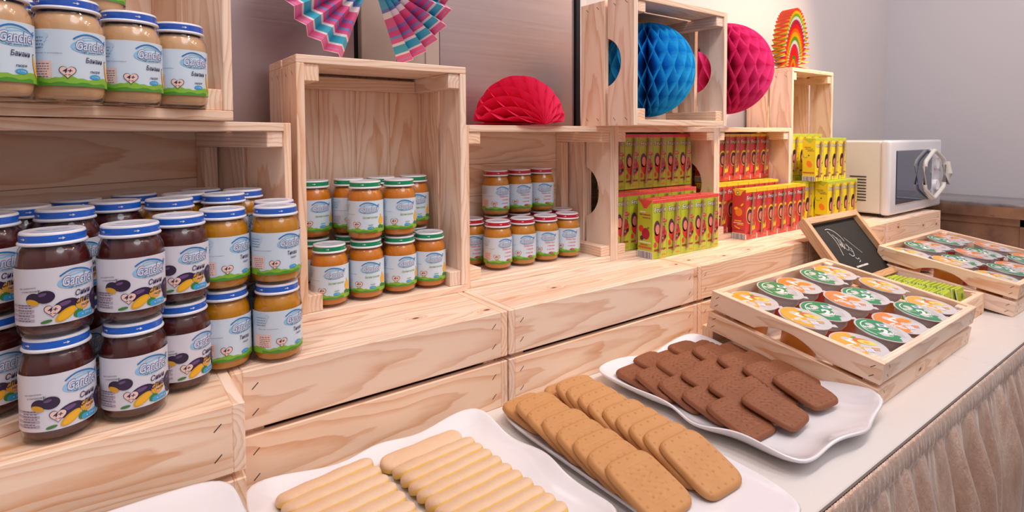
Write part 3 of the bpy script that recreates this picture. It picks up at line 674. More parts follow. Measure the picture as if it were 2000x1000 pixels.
    if kind == 'y':
        L.smallprint(D*.4, H*.78, D*.5, I['red2'], 2, 1, .3).smallprint(D*.55, H*.74, D*.6, I['grn'], 2, 2, .28).smallprint(D*.65, H*.7, D*.5, I['black'], 2, 3, .28)
        L.stroke([(D*.25+.9*math.cos(t), H*.6+.9*math.sin(t)) for t in [R(150)+R(170)*i/8 for i in range(9)]], .14, I['grn'], 2).ell(D*.5, H*.6, .3, .3, I['grn'], 3).ell(D*.55, H*.4, .9, 1.3, I['org'], 2, .5).ell(D*.3, H*.35, .5, .5, I['yel'], 3).smallprint(D*.5, H*.18, D*.85, I['red2'], 2, 7, .55)
    L.rect(.05, .1, D-.05, H*.125, I['white'], 2)
    x = .3; r = random.Random(5)
    while x < D-.4: w = r.uniform(.06, .22); L.rect(x, .15, x+w, H*.115, I['bar'], 3); x += w+r.uniform(.06, .16)
    L.emit(m, lambda x, y, l: (.04-l, D-x, y), None, .012)
    return m.mesh('carton', mats)
FILM = None
def film_mat():
    t = NT('straw_film'); t.t.nodes.remove(t.b); tr = t.n('BsdfTransparent'); gl = t.n('BsdfGlossy'); gl.inputs['Roughness'].default_value = .15
    lw = t.n('LayerWeight'); lw.inputs[0].default_value = .35; mx = t.n('MixShader'); t.l(lw.outputs[1], mx.inputs[0]); t.l(tr.outputs[0], mx.inputs[1]); t.l(gl.outputs[0], mx.inputs[2]); t.l(mx.outputs[0], t.out.inputs[0]); return t.m
FILM = film_mat()
def straw_meshes(W, H):
    m = MB(); x0, x1 = W*.40, W*.64
    m.tube([(x0, -.32, H*.10), (x1, -.32, H*.90)], .31, 8, CI['straw']); m.tube([(x1-.15, -.4, H*.93), (x1-.65, -.42, H*.5)], .25, 8, CI['straw'])
    f = MB(); f.tube([(x0-.05, -.33, H*.05), (x1-.1, -.38, H*.5), (x1-.05, -.36, H*.95)], [.45, .65, .55], 8)
    return m.mesh('drinking_straw', [CR[k] for k in CRK]), f.mesh('straw_film', [FILM])
CP = {}
def carton(kind, x, y, z, label, group, W, D, H=15.3, straw=True):
    key = (kind, W, D)
    if key not in CP:
        t = thing('juice_carton', label, 'juice carton', (x, y, z), 0, group); link('carton', carton_mesh(kind, W, D, H), t)
        a, b = straw_meshes(W, H); link('drinking_straw', a, t); link('straw_film', b, t); CP[key] = t; return t
    return dup(CP[key], label, (x, y, z), group=group)
ORD = ['first', 'second', 'third', 'fourth', 'fifth', 'sixth', 'seventh']
def row(kind, x0, y, z, n, W, D, where, colr, group):
    for i in range(n): carton(kind, x0+i*W, y, z, '%s juice carton, %s in the %s' % (colr, ORD[i], where), group, W, D)
gG, gR, gY = 'green berry juice cartons', 'red multifruit juice cartons', 'yellow banana juice cartons'
row('g', 54.1, 11.75, HB, 5, 5.76, 5.1, 'front row standing before the crate', 'green and red', gG)
row('g', 47.3, 18.6, ZS, 6, 5.76, 4.6, 'lower row just inside the crate', 'green and red', gG)
row('g', 50.4, 23.4, ZS+15.5, 6, 5.9, 4.6, 'upper row inside the crate', 'green and red', gG)
row('g', 50.4, 23.4, ZS, 6, 5.9, 4.6, 'rear lower row under the upper one', 'green and red', gG)
row('r', 97.4, 12.3, HB, 6, 6.08, 4.5, 'front row standing before the crate', 'red and yellow', gR)
row('r', 91.3, 18.6, ZS, 6, 6.08, 4.5, 'lower row just inside the crate', 'red and yellow', gR)
row('r', 93.6, 23.3, ZS+15.5, 6, 6.08, 4.5, 'upper row inside the crate', 'red and yellow', gR)
row('r', 93.6, 23.3, ZS, 6, 6.08, 4.5, 'rear lower row under the upper one', 'red and yellow', gR)
row('y', 147.6, 11.2, HB, 4, 5.85, 4.6, 'front lower row by the microwave', 'yellow', gY)
row('y', 140.4, 15.95, HB, 4, 5.85, 4.6, 'second lower row by the microwave', 'yellow', gY)
row('y', 142.6, 13.4, HB+15.4, 4, 5.95, 4.6, 'upper row by the microwave', 'yellow', gY)
row('y', 143.6, 22.6, HB+1.5, 4, 5.85, 4.6, 'rear lower row inside the upright crate', 'yellow', gY)
row('y', 143.6, 22.6, HB+16.9, 4, 5.85, 4.6, 'rear upper row inside the upright crate', 'yellow', gY)

# ------------------------------------------------------------------ paper decorations
def tissue(name, c):
    t = NT(name); t.b.inputs['Base Color'].default_value = srgb(c); t.b.inputs['Roughness'].default_value = .7; tc = t.n('TexCoord')
    tl = t.n('BsdfTranslucent'); tl.inputs[0].default_value = srgb(c); mx = t.n('MixShader'); mx.inputs[0].default_value = .28
    t.l(t.b.outputs[0], mx.inputs[1]); t.l(tl.outputs[0], mx.inputs[2]); t.l(mx.outputs[0], t.out.inputs[0])
    t.bump(t.noise(tc.outputs['Object'], 90., 3), .25, .001); return t.m
def honey(name, mat, Rr, N, cells, a0, a1, loc, frame, label, cat, squash=1.):
    m = MB(); NL = cells*8; NR = 4; d = (a1-a0)/N
    full = abs(a1-a0-2*math.pi) < .01
    for k in range(N+(0 if full else 1)):
        base = a0+d*k; sg = 1 if k % 2 == 0 else -1; vs = []; fs = []
        if not full and k in (0, N): sg = 0
        for i in range(NL+1):
            th = math.pi*i/NL; u = i/NL*cells; tri = abs((u % 1)*2-1)*2-1; tri = max(-1, min(1, tri*1.15))
            for j in range(NR+1):
                rr = Rr*math.sin(th)*(j/NR); h = Rr*math.cos(th)*squash; a = base+sg*tri*.48*d
                vs.append((rr*math.cos(a), rr*math.sin(a), h))
        for i in range(NL):
            for j in range(NR): fs.append((i*(NR+1)+j, i*(NR+1)+j+1, (i+1)*(NR+1)+j+1, (i+1)*(NR+1)+j))
        m.add([frame @ Vector(v) for v in vs], fs, 0, False)
    o = m.obj(name, mat); o.location = Vector(loc)*S; tag(o, label, cat); return o
I3 = Matrix.Identity(3)
honey('honeycomb_paper_ball', tissue('blue_tissue', '#30c0f8'), 12.1, 46, 5, 0, 2*math.pi, (55.2, 14.8, 66.3), Matrix.Rotation(.1, 3, 'Z'), 'bright blue honeycomb paper ball inside the top crate', 'paper ball')
honey('honeycomb_paper_ball', tissue('magenta_tissue', '#f04a9c'), 13.8, 46, 5, 0, 2*math.pi, (95.6, 18.5, 69.6), Matrix.Rotation(.05, 3, 'Z'), 'magenta honeycomb paper ball between the top crates', 'paper ball')
fr = Matrix(((1, 0, 0), (0, 0, -1), (0, 1, 0)))     # axis turned to lie towards the viewer
honey('honeycomb_paper_fan', tissue('crimson_tissue', '#f2265f'), 11.8, 20, 5, R(1.5), R(178.5), (21.3, 24.5, ZT+.25), fr, 'crimson half-open honeycomb paper fan on the crate of red-lidded jars', 'paper fan', .8)
def band_mat(name, stops, mul, attr='gr'):
    t = NT(name); g = t.n('Attribute', attribute_name='gr').outputs['Vector']; sp = t.n('SeparateXYZ'); t.l(g, sp.inputs[0])
    f = t.math('FRACT', t.math('MULTIPLY', sp.outputs[0], mul)); c = t.ramp(f, [(p, srgb(h)) for p, h in stops], 'CONSTANT')
    c = t.mix(t.math('MULTIPLY', t.math('GREATER_THAN', sp.outputs[1], .955), 0.), c, srgb('#ffffff'))
    t.l(c, t.b.inputs['Base Color']); t.b.inputs['Roughness'].default_value = .45; return t.m
PINKP = band_mat('striped_fan_paper', [(0, '#e2679a'), (.12, '#9fb4dc'), (.15, '#e2679a'), (.22, '#5fb6cf'), (.36, '#7a86c0'), (.40, '#f2e9ea'), (.47, '#e2679a'), (.58, '#8f7fc0'), (.62, '#d8508c'), (.68, '#6f9fd4'), (.71, '#e2679a'), (.76, '#f2e9ea'), (.79, '#45b2cc'), (.88, '#f2e9ea'), (.905, '#ea6f9e'), (.95, '#a3a8d8'), (.96, '#ea6f9e'), (.99, '#f2dfe4')], 1.)
def rosette(name, mat, Rr, N, depth, a0, a1, loc, label, cat, rx=1., rim=None, rin=.6, rz=0.):
    m = MB(); NR = 10; vs = []; fs = []; gr = []
    for k in range(2*N+1):
        a = a0+(a1-a0)*k/(2*N); y = (-1 if k % 2 else 1)*.5
        for j in range(NR+1):
            q = rin/Rr+(1-rin/Rr)*j/NR; d = depth*(.35+.65*q)*y
            vs.append((Rr*q*math.cos(a)*rx, d, Rr*q*math.sin(a))); gr.append((q*.999, 0, 0))
    for k in range(2*N):
        for j in range(NR): fs.append((k*(NR+1)+j, k*(NR+1)+j+1, (k+1)*(NR+1)+j+1, (k+1)*(NR+1)+j))
    m.add(vs, fs, 0, False, gr); o = m.obj(name, [mat]); o.location = Vector(loc)*S; o.rotation_euler = (0, 0, rz); tag(o, label, cat)
    md = o.modifiers.new('paper thickness', 'SOLIDIFY'); md.thickness = .0004; return o
rosette('paper_rosette', PINKP, 17.2, 26, 3.4, R(-70), R(250), (-15.9, 22.5, 80.3), 'pink blue and white striped pleated paper rosette standing on the tall upright crate', 'paper decoration')
RAIN = band_mat('rainbow_paper', [(0, '#7a2a20'), (.06, '#e0562c'), (.12, '#f0a030'), (.18, '#8a9a2c'), (.24, '#e23c34'), (.34, '#d8456c'), (.42, '#e9e4ea'), (.48, '#7cb43c'), (.54, '#f0c428'), (.61, '#ee8a2a'), (.67, '#e23c34'), (.74, '#c23a5c'), (.81, '#dfe6f0'), (.86, '#8cc03c'), (.91, '#f2d422'), (.955, '#e8502c')], 1.)
rosette('rainbow_paper_fan', RAIN, 23, 30, 6., R(0), R(180), (152.3, 28.0, 73.9), 'rainbow banded pleated paper fan standing on the right upright crate', 'paper fan', .34, rz=R(-8))

# ------------------------------------------------------------------ microwave oven
t_ = thing('microwave_oven', 'white microwave oven on the riser at the right', 'microwave', (206, 3, HB)); O = (206, 3, HB)
MW = plain('white_enamel', '#e2ddd6', .25, coat=.4); MWF = plain('white_plastic_gloss', '#e6e6ec', .15, coat=.5); MDK = plain('microwave_dark_trim', '#33323a', .3)
def mglass():
    t = NT('dark_door_glass'); tc = t.n('TexCoord'); t.b.inputs['Base Color'].default_value = srgb('#2b3a58'); t.b.inputs['Roughness'].default_value = .05
    t.b.inputs['Coat Weight'].default_value = 1; vo = t.n('TexVoronoi'); vo.inputs['Scale'].default_value = 350; t.l(tc.outputs['Object'], vo.inputs[0])
    t.l(t.mix(t.math('LESS_THAN', vo.outputs[0], .3), srgb('#33445f'), srgb('#1b2334')), t.b.inputs['Base Color']); return t.m
m = MB().box(179.6, 233, 6.4, 33, 18.9, 47, bev=.9, seg=3)
for i in range(9): m.box(179.35, 179.8, 11.5, 17.5, 23.6+i*1.15, 24.05+i*1.15, bev=.1, mi=1)
rel(m, O).obj('casing', [MW, MDK], t_)
m = MB().box(179, 233.6, 3.2, 6.6, 18.6, 47.2, bev=1.3, seg=4); rel(m, O).obj('front_frame', MWF, t_)
d = rel(MB().box(184.6, 221.5, 2.9, 3.6, 22.4, 43.2, bev=.25), O).obj('door_window', mglass(), t_)
h = [(209, 22.8), (205.5, 26.5), (205.5, 38.5), (209, 42.5), (215.5, 42.5)]
m = MB(); hp = [(219.5, 1.6, 43.0), (208.8, 1.4, 38.2), (208.8, 1.4, 27.2), (219.5, 1.6, 22.4), (231., 1.4, 27.2), (231., 1.4, 38.2)]
def rnd_path(P, n=5):
    out = []; N_ = len(P)
    for i in range(N_):
        a, b, c = Vector(P[i-1]), Vector(P[i]), Vector(P[(i+1) % N_]); p = b+(a-b)*.16; q = b+(c-b)*.16
        for j in range(n): u = j/(n-1); out.append((1-u)**2*p+2*u*(1-u)*b+u*u*q)
    return out
m.tube(rnd_path(hp), .85, 10, closed=True)
m.tube([(219.5, 1.6, 42.4), (219.5, 3.4, 42.6)], .7, 8); m.tube([(219.5, 1.6, 23), (219.5, 3.4, 22.8)], .7, 8); m.tube([(231.8, .6, 28), (232.4, .3, 32.7), (231.8, .6, 37.6)], [1.1, 1.5, 1.1], 10)
rel(m, O).obj('door_handle', MW, t_)
for z in (37., 28.):
    m = MB(); m.tube([(226., 3.4, z), (226., 2.1, z)], 2.3, 20); m.box(225.7, 226.3, 1.8, 2.2, z-2, z+2, bev=.05); rel(m, O).obj('dial', MWF, t_)
A = Art(); m = MB(); A.text('min', 0, 0, 1.6, .7, 0, 1, res=1).rect(-.1, 1, .1, 1.5, 0, 1).ell(0, 2, .3, .3, 0, 1, n=8); A.emit(m, lambda x, y, l: (231.5+x, 3.15-l, 34+y)); rel(m, O).obj('panel_marking', [MDK], t_)
for x in (183, 229):
    for y in (7.5, 30): rel(MB().lathe([(0, HB), (1.1, HB), (1.3, HB+1.6), (0, HB+1.6)], 14, 0, (x, y)), O).obj('foot', MDK, t_)

# ------------------------------------------------------------------ trays of cups
def tub(name, c):
    return plain(name, c, .3, coat=.3)
CM = dict(foil=plain('cup_foil', '#dcdbe0', .3, .35), green=plain('cup_green', '#178a55', .3, coat=.2), white=plain('cup_white', '#f0eef0', .3), gold=plain('cup_gold', '#eaa832', .3, coat=.2), org=plain('cup_orange', '#f08434', .3, coat=.2),
          peach=plain('cup_peach_flesh', '#f0cf62', .35), pred=plain('cup_peach_blush', '#d8653c', .35), blue=plain('cup_blue_badge', '#3f6fc0', .3), grey=plain('cup_fine_print', '#a7b4ae', .4), leaf=plain('cup_leaf', '#5a9a3a', .35))
CMK = list(CM); KI = {k: i for i, k in enumerate(CMK)}
RC = 5.1
def lid_art(kind):
    m = MB(); I = KI; rn = random.Random(2)
    seg = 40; vs = [(0, 0, .05)]; fs = []
    for q, z in ((.5, .06), (.9, .03), (1., 0), (1., -.12)):
        for k in range(seg): a = 2*math.pi*k/seg; vs.append((RC*q*math.cos(a), RC*q*math.sin(a), z+(.05*math.sin(3*a+1) if q == .5 else 0)))
    for k in range(seg): fs.append((0, 1+k, 1+(k+1) % seg))
    for i in range(3):
        for k in range(seg): fs.append((1+i*seg+k, 1+(i+1)*seg+k, 1+(i+1)*seg+(k+1) % seg, 1+i*seg+(k+1) % seg))
    m.add(vs, fs, I['foil'], True); m.box(RC*.62, RC+.35, -RC*.5-.3, -RC*.5+.9, -.1, -.02, bev=0, mi=I['foil'], )
    A = Art(); rr = RC*.93
    def area(mi, cut, sd, ly=1):     # disc region with x < a wavy cut line
        pts = []; N_ = 40
        for k in range(N_+1):
            y = rr*math.sin(-math.pi/2+math.pi*k/N_)*.999; xc = cut+.35*math.sin(y*2.1+sd)+.2*math.sin(y*4.7); lim = math.sqrt(max(0, rr*rr-y*y)); pts.append((max(-lim, min(xc, lim)), y))
        back = [(-math.sqrt(max(0, rr*rr-y*y)), y) for _, y in pts[::-1]]
        q = pts+back[1:-1]; A.poly(q, mi, ly)
    if kind == 'G':
        area(I['green'], 1.9, 0); A.stroke([(3.9*math.cos(t), 3.9*math.sin(t)) for t in [R(110)+R(120)*i/14 for i in range(15)]], .22, I['white'], 2)
        A.text('2', -.1, -.7, 1.8, 2.5, I['white'], 2, .2, .05, .1); A.text('%', 1.35, -1.4, 1.0, 1.0, I['white'], 2, 0, .03, res=1)
        A.text('fresh', -2.5, .6, 2.3, 1.0, I['white'], 2, .2, .04, .3, res=1); A.stroke([(-3.4, -.6), (-2.4, -.4), (-1.3, -.5)], .16, I['white'], 2)
        A.rect(.1, 1.6, 2., 2.9, I['white'], 2).ell(1.0, 2.25, .6, .4, I['blue'], 3, n=10)
        for i in range(4): A.smallprint(-.4, -2.1-i*.35, 3.2-.4*i, I['white'], 2, i, .14)
        for i in range(13): A.smallprint(2.9-.02*i, -2.4+i*.4, 1.7 if 2 < i < 11 else 1.1, I['grey'], 2, i, .1)
    else:
        mc = I['gold'] if kind == 'P' else I['org']; area(mc, .1, 1)
        A.ell(-1.2, .8, .5, 1.3, I['white'], 2, .7).ell(-.3, 1.9, .9, .35, I['white'], 2, .3).ell(-2.0, -.9, .9, .25, I['white'], 2, .4)
        A.text('peach' if kind == 'P' else 'fruit', -2.4, -1.7, 2.7, 1.1, I['white'], 3, .2, .02, .1, res=1); A.ell(.6, -1.9, 1.2, .7, mc, 2, .1)
        if kind == 'P': A.ell(1.3, 1.5, 1.7, 1.05, I['pred'], 3, -.2).ell(1.9, .9, 1.65, 1.0, I['peach'], 4, -.25).ell(1.8, .85, .55, .38, I['gold'], 5, -.2).ell(.2, 2.7, .7, .3, I['leaf'], 4, .5)
        else: A.ell(1.8, 1.2, 1.5, 1.2, I['gold'], 3).ell(1.8, 1.2, 1.25, .95, I['org'], 4)
        if kind != 'P':
            for i in range(6): A.stroke([(1.8, 1.2), (1.8+1.2*math.cos(i), 1.2+.9*math.sin(i))], .07, I['gold'], 5)
        A.rect(.2, -3.0, 1.7, -1.5, I['white'], 3); 
        for i in range(4): A.smallprint(1.0, -2.8+i*.35, 1.2, I['blue'], 4, i, .1)
        A.smallprint(2.6, -1.4, 1.5, mc, 3, 5, .4); A.smallprint(2.6, -2.1, 1.3, mc, 3, 6, .4)
    A.emit(m, lambda x, y, l: (x, y, .07+l), None, .012)
    m.v = [(v[0], v[1], v[2]+7.) for v in m.v]
    return m.mesh('foil_lid', [CM[k] for k in CMK], 30)
def cup_proto(kind, label, mat, group):
    t = thing('yogurt_cup', label, 'cup', mat=mat, group=group)
    c = {'G': '#d9dcdc', 'P': '#e3dcd6', 'O': '#e3dcd6'}[kind]; sl = {'G': '#c9483c', 'P': '#d98a2c', 'O': '#cf6a34'}[kind]
    m = MB(); m.lathe([(0, .1), (3.3, .1), (3.4, 0), (3.55, .2), (3.8, 4.2), (4.5, 5.2), (4.6, 6.5), (4.9, 6.7), (4.98, 6.85), (0, 6.87)], 36, [0, 0, 0, 1, 0, 0, 0, 0, 0])
    m.obj('plastic_cup', [plain('cup_plastic', '#cfc9cc', .3, coat=.3), plain('cup_sleeve_'+kind, sl, .35)], t)
    link('foil_lid', lid_art(kind), t); return t
def tray(x, y, L, W, H, rz, tilt, label, cols, place):
    F = Matrix.Translation(Vector((x, y, 0))*S) @ Matrix.Rotation(rz, 4, 'Z') @ Matrix.Rotation(tilt, 4, 'X')
    crate(label, L, W, H, F, hole=True, h1=(H-.9)/2, gap=.9, name='wooden_tray', cat='tray', blk=2.2)
    for r in range(3):
        for c in range(5):
            k = cols[c]; px = L*.5+(c-2)*(L-13.6)/4; py = W*.5+(1-r)*(W-13.2)/2
            if c > 2: py += (.3, -.25)[c % 2]
            lb = '%s cup in the %s tray, %s in its %s row' % ({'G': 'green-lidded', 'P': 'peach-lidded', 'O': 'orange-lidded'}[k], place, ('leftmost', 'second from the left', 'middle', 'fourth from the left', 'rightmost')[c], ('back', 'middle', 'front')[r])
            dz = (.45 if (r+c) % 2 else -.25)+random.uniform(-.08, .08); m4 = F @ Matrix.Translation(Vector((px+random.uniform(-.15, .15), py, 1.35+dz))*S) @ Matrix.Rotation(R(random.uniform(-46, -32)), 4, 'Z') @ Matrix.Rotation(R(1.6*(1 if (r+c) % 2 else -1)), 4, 'Y')
            if k in CUPP: dup(CUPP[k], lb, mat=m4, group='dessert cups in the trays')
            else: CUPP[k] = cup_proto(k, lb, m4, 'dessert cups in the trays')
CUPP = {}
tray(50.6, -41.6, 54.2, 35, 9.1, .013, .163, 'slatted pine tray of fifteen cups on the nearer table', 'PGOGP', 'nearer')
tray(137.3, -42.1, 52., 35, 9.2, -.013, .152, 'slatted pine tray of cups at the far right', 'PGOGO', 'farther')
for x0, x1, lb in ((54.2, 62.8, 'left end'), (92, 101, 'right end')):
    m = MB().box(x0, x1, -6.1, -3.1, 0, 4.6, 'x'); m.v = [(v[0], v[1]+4.6, v[2]) for v in m.v]; o = m.obj('wood_block', PINE); o.location = (0, -.046, 0); tag(o, 'wooden block propping up the nearer tray at its '+lb, 'block')
for x0, x1, lb in ((142, 150, 'left end'), (178, 186, 'right end')):
    o = MB().box(x0, x1, -6.1, -3.1, 0, 4.3, 'x').obj('wood_block', PINE); tag(o, 'wooden block propping up the farther tray at its '+lb, 'block')

# tea box with sachets between the trays
TX, TY, TL, TW, TH = 109.6, -36.2, 26.4, 23.5, 5.6
crate('low pine box of green tea sachets between the two trays', TL, TW, TH, M4((TX, TY, 0), (1, 0, 0), (0, 1, 0), (0, 0, 1)), hole=False, h1=2.5, gap=.0, staples=False, name='tea_box', cat='box', blk=1.3)
m = MB()
m.box(-3.1, 3.1, -.07, .07, 0, 5.85, bev=.05, mi=1); m.box(-2.75, 2.75, -.33, .33, .3, 5.95, bev=.22, mi=0)
A = Art(); A.rect(-2, 1, 2, 2.4, 1, 1).ell(.4, 3.6, 1.1, .7, 2, 1, .4).smallprint(0, 1.5, 3, 2, 2, 3, .3); A.emit(m, lambda x, y, l: (x, -.33-l, y))
SM_ = m.mesh('tea_sachet', [plain('sachet_lime', '#aec231', .35), plain('sachet_white_edge', '#e6e3da', .4), plain('sachet_green', '#55862f', .4)])
rn = random.Random(11)
for r, xx in enumerate((TX+6.2, TX+13.2, TX+20.2)):
    for k in range(22):
        o = link('tea_sachet', SM_, None, (xx+rn.uniform(-.25, .25), TY+3.1+k*.82, 1.35)); o.rotation_euler = (R(-14+rn.uniform(-5, 5)), 0, R(rn.uniform(-5, 5)))
        tag(o, 'lime green tea sachet with white edges standing in the %s row of the tea box' % ('left', 'middle', 'right')[r], 'tea sachet', '%s row of tea sachets in the box' % ('left', 'middle', 'right')[r])

# chalkboard leaning on the riser
def chalkboard():
    W, Hh = 34.5, 22.5
    a = Vector((106.6, -13.4, 6.2)); top = Vector((105.4, .2, 23.2)); v = (top-a).normalized(); u = Vector((1, 0, 0)); n = u.cross(v)
    v = n.cross(u)
    root = thing('chalkboard', 'small wood-framed chalkboard leaning against the riser', 'sign', mat=M4(a, u, v, n))
    m = MB()
    for (x0, x1, y0, y1, g) in ((0, 2.0, 0, Hh, 'y'), (W-2.0, W, 0, Hh, 'y'), (2.0, W-2.0, 0, 2.0, 'x'), (2.0, W-2.0, Hh-2.0, Hh, 'x')): m.box(x0, x1, y0, y1, -1.1, 1.7, g)
    m.obj('frame', OAK, root)
    t = NT('slate_with_chalk_dust'); tc = t.n('TexCoord'); nn = t.noise(tc.outputs['Object'], 30., 5, .7)
    t.l(t.ramp(nn, [(.4, srgb('#0a0a0b')), (.8, srgb('#161618'))]), t.b.inputs['Base Color']); t.b.inputs['Roughness'].default_value = .6
    MB().box(1.7, W-1.7, 1.7, Hh-1.7, -.4, .1, bev=0).obj('slate', t.m, root)
    A = Art(); cx, cy = 15.5, 12.2
    S1 = lambda P, w=.16: A.stroke([(cx+p[0], cy+p[1]) for p in P], w, 0, 1)
    S1([(-4.6+.9*math.sin(i*.35), 5.5-i*.75) for i in range(12)]); S1([(-4.2+5.2*math.sin(t), 1.+5.2*math.cos(t)) for t in [R(-10)+R(95)*i/12 for i in range(13)]])
    for k in range(5): S1([(-2.6+k*.8+1.1*math.sin(t+k), 1.8-k*.7+1.3*math.cos(t)) for t in [R(30*k)+R(220)*i/10 for i in range(11)]], .12)
    S1([(-1.5, -2.6), (-.6, -3.6), (.6, -3.7), (1.6, -2.4), (1.8, -1.2)]); S1([(.4, -4.2), (1.2, -4.9), (2.2, -4.6), (2.0, -5.6), (.9, -5.8)]); S1([(2.2, 2.5), (4.2, -.4), (6.4, -3.4)], .1); S1([(-3.2, 4.2), (-2.2, 2.8), (-2.6, 1.0), (-1.4, -.6)])
    A.smallprint(cx+1.2, cy-7.3, 7.5, 0, 1, 4, .55)
    m = MB(); A.emit(m, lambda x, y, l: (x, y, .115+l)); m.obj('chalk_drawing', plain('white_chalk', '#d9d9d6', .8), root)
chalkboard()

# ------------------------------------------------------------------ porcelain platters
CER = plain('white_porcelain', '#e9e7ec', .12, coat=.6)
def platter(name, label, x0, x1, y0, y1, z, wav, lift, rim, rc=3., thick=.55, seed=1, lipc=0., foot=True, rz=0., group=None):
    cx, cy, a, b = (x0+x1)/2, (y0+y1)/2, (x1-x0)/2, (y1-y0)/2; N_ = 160; rd = random.Random(seed); ph = [rd.uniform(0, 6.28) for _ in range(4)]
    def outline(t):
        # rounded rectangle by superellipse
        n = max(4., 2*min(a, b)/rc*.9); c, s_ = math.cos(t), math.sin(t); r = (abs(c/a)**n+abs(s_/b)**n)**(-1/n)
        x, y = r*c, r*s_; w = wav*(math.sin(5*t+ph[0])+.6*math.sin(9*t+ph[1])); L_ = math.hypot(x, y); return x*(1+w/L_), y*(1+w/L_)
    rings = [(.02, 0), (.35, 0), (.62, 0), (.74, .02), (.82, .12), (.89, .34), (.95, .66), (.985, .93), (1., 1.)]
    vs = []; fs = []
    def ring(q, h, dz):
        for k in range(N_):
            t = 2*math.pi*k/N_; x, y = outline(t)
            corner = abs(math.sin(2*t)); w = 1+wav*.55*math.sin(7*t+ph[2])+lipc*corner**6
            # rim waves only near the edge
            vs.append((x*q if q > .8 else x*q, y*q, z+dz+lift+h*rim*w))
    for q, h in rings: ring(q, h, 0)
    ring(1.012, 1.0, -thick*.4); ring(1.0, .95, -thick*.9)
    for q, h in ((.95, .6), (.88, .25), (.8, .05), (.7, 0)): ring(q, h, -thick)
    if foot: ring(.68, 0, -thick); ring(.67, 0, -lift-.0); ring(.63, 0, -lift-.0); ring(.62, 0, -thick)
    ring(.02, 0, -thick)
    M_ = len(vs)//N_
    for i in range(M_-1):
        for k in range(N_): fs.append((i*N_+k, i*N_+(k+1) % N_, (i+1)*N_+(k+1) % N_, (i+1)*N_+k))
    fs.append(tuple(range(N_))[::-1]); fs.append(tuple(range((M_-1)*N_, M_*N_)))
    m = MB(); m.add([v for v in vs], fs, 0, True); o = m.obj(name, CER, sharp=0); o.location = Vector((cx, cy, 0))*S; o.rotation_euler = (0, 0, rz); tag(o, label, 'platter', group)
    return o
platter('platter', 'wavy-edged white platter of sponge fingers', -45.6, -8.0, -37, -2.6, 0, .5, 1.0, 1.15, 3., seed=4, lipc=.9)
platter('platter', 'flat rounded white platter of light brown biscuits', -5.6, 14.3, -48.6, -2.6, 0, 0., 1.3, .35, 3.2, seed=2)
platter('platter', 'wavy-edged white platter of chocolate biscuits', 18.6, 51.0, -44.6, -3.0, 0, .55, 1.0, 1.6, 3., seed=9, lipc=.5)
t_ = thing('raised_platter', 'white rounded platter on a foot in front of the left riser crate', 'platter', (-66, -27, 0))
o = platter('plate', None, -17.8, 17.3, -14.6, 15.8, 9.0, 0., .0, .5, 3., foot=False); o.parent = t_; del o['category']; o.location = (0, 0, .012)
MB().lathe([(0, 0), (7, 0), (7.2, .4), (2.4, 1.6), (2.0, 4), (2.3, 7), (6, 9.65), (0, 9.65)], 36).obj('pedestal', CER, t_)

# ------------------------------------------------------------------ biscuits
def biscuit_mesh(name, W, L, T, mats, seed):
    nx, ny = 84, 100; rd = random.Random(seed); vs = []; fs = []
    holes = [(-.38+.76*i/4, s*.41) for i in range(5) for s in (-1, 1)]+[(s*.39, -.27+.54*i/4) for i in range(5) for s in (-1, 1)]+[(-.17+.34*i/2, -.2+.4*j/4) for i in range(3) for j in range(5)]
    holes = [(x*W, y*L) for x, y in holes]
    def h(x, y):
        n = 5.; e = (abs(2*x/W)**n+abs(2*y/L)**n)**(1/n); ed = max(0, min(1, (1-e)*min(W, L)*.5/.55)); z = T*(.30+.70*math.sqrt(max(0, 1-(1-ed)**2)))
        for hx, hy in holes: z -= .26*math.exp(-((x-hx)**2+(y-hy)**2)/.016)
        bx, by = abs(x)-W*.25, abs(y)-L*.29; q = max(bx, by)
        z -= .06*math.exp(-(q/.11)**2)
        if q < 0: z += .055*math.sin(x*4.1+1.7*math.sin(y*2.2+seed))*math.sin(y*3.7+seed)
        return z+.012*math.sin(x*7+seed)*math.sin(y*6)
    def warp(u, v):       # map square grid to rounded rectangle
        x, y = (u-.5)*W, (v-.5)*L; n = 5.; m = max(abs(2*u-1), abs(2*v-1)); e = (abs(2*u-1)**n+abs(2*v-1)**n)**(1/n)
        return (x*m/e, y*m/e) if e > 1e-6 else (0, 0)
    for j in range(ny+1):
        for i in range(nx+1):
            x, y = warp(i/nx, j/ny); vs.append((x, y, h(x, y)))
    top = len(vs)
    for j in range(ny):
        for i in range(nx): k = j*(nx+1)+i; fs.append((k, k+1, k+nx+2, k+nx+1))
    rim = [j for j in range(nx+1)]+[(j+1)*(nx+1)-1 for j in range(1, ny+1)]+[ny*(nx+1)+i for i in range(nx-1, -1, -1)]+[j*(nx+1) for j in range(ny-1, 0, -1)]
    for q, z in ((1.0, T*.16), (.97, 0)): vs += [(vs[r][0]*q, vs[r][1]*q, z) for r in rim]
    n = len(rim)
    for k in range(n):
        a, b = rim[k], rim[(k+1) % n]; fs.append((a, top+k, top+(k+1) % n, b)); fs.append((top+k, top+n+k, top+n+(k+1) % n, top+(k+1) % n))
    fs.append(tuple(range(top+n, top+2*n)))
    m = MB(); m.add(vs, fs, 0, True); return m.mesh(name, mats, 60)
def baked(name, a, b, bump=.12):
    t = NT(name); tc = t.n('TexCoord'); n = t.noise(tc.outputs['Object'], 25., 5, .6); n2 = t.noise(tc.outputs['Object'], 160., 3)
    t.l(t.mix(n, srgb(a), srgb(b)), t.b.inputs['Base Color']); t.b.inputs['Roughness'].default_value = .6; t.bump(n2, bump, .0008); return t.m
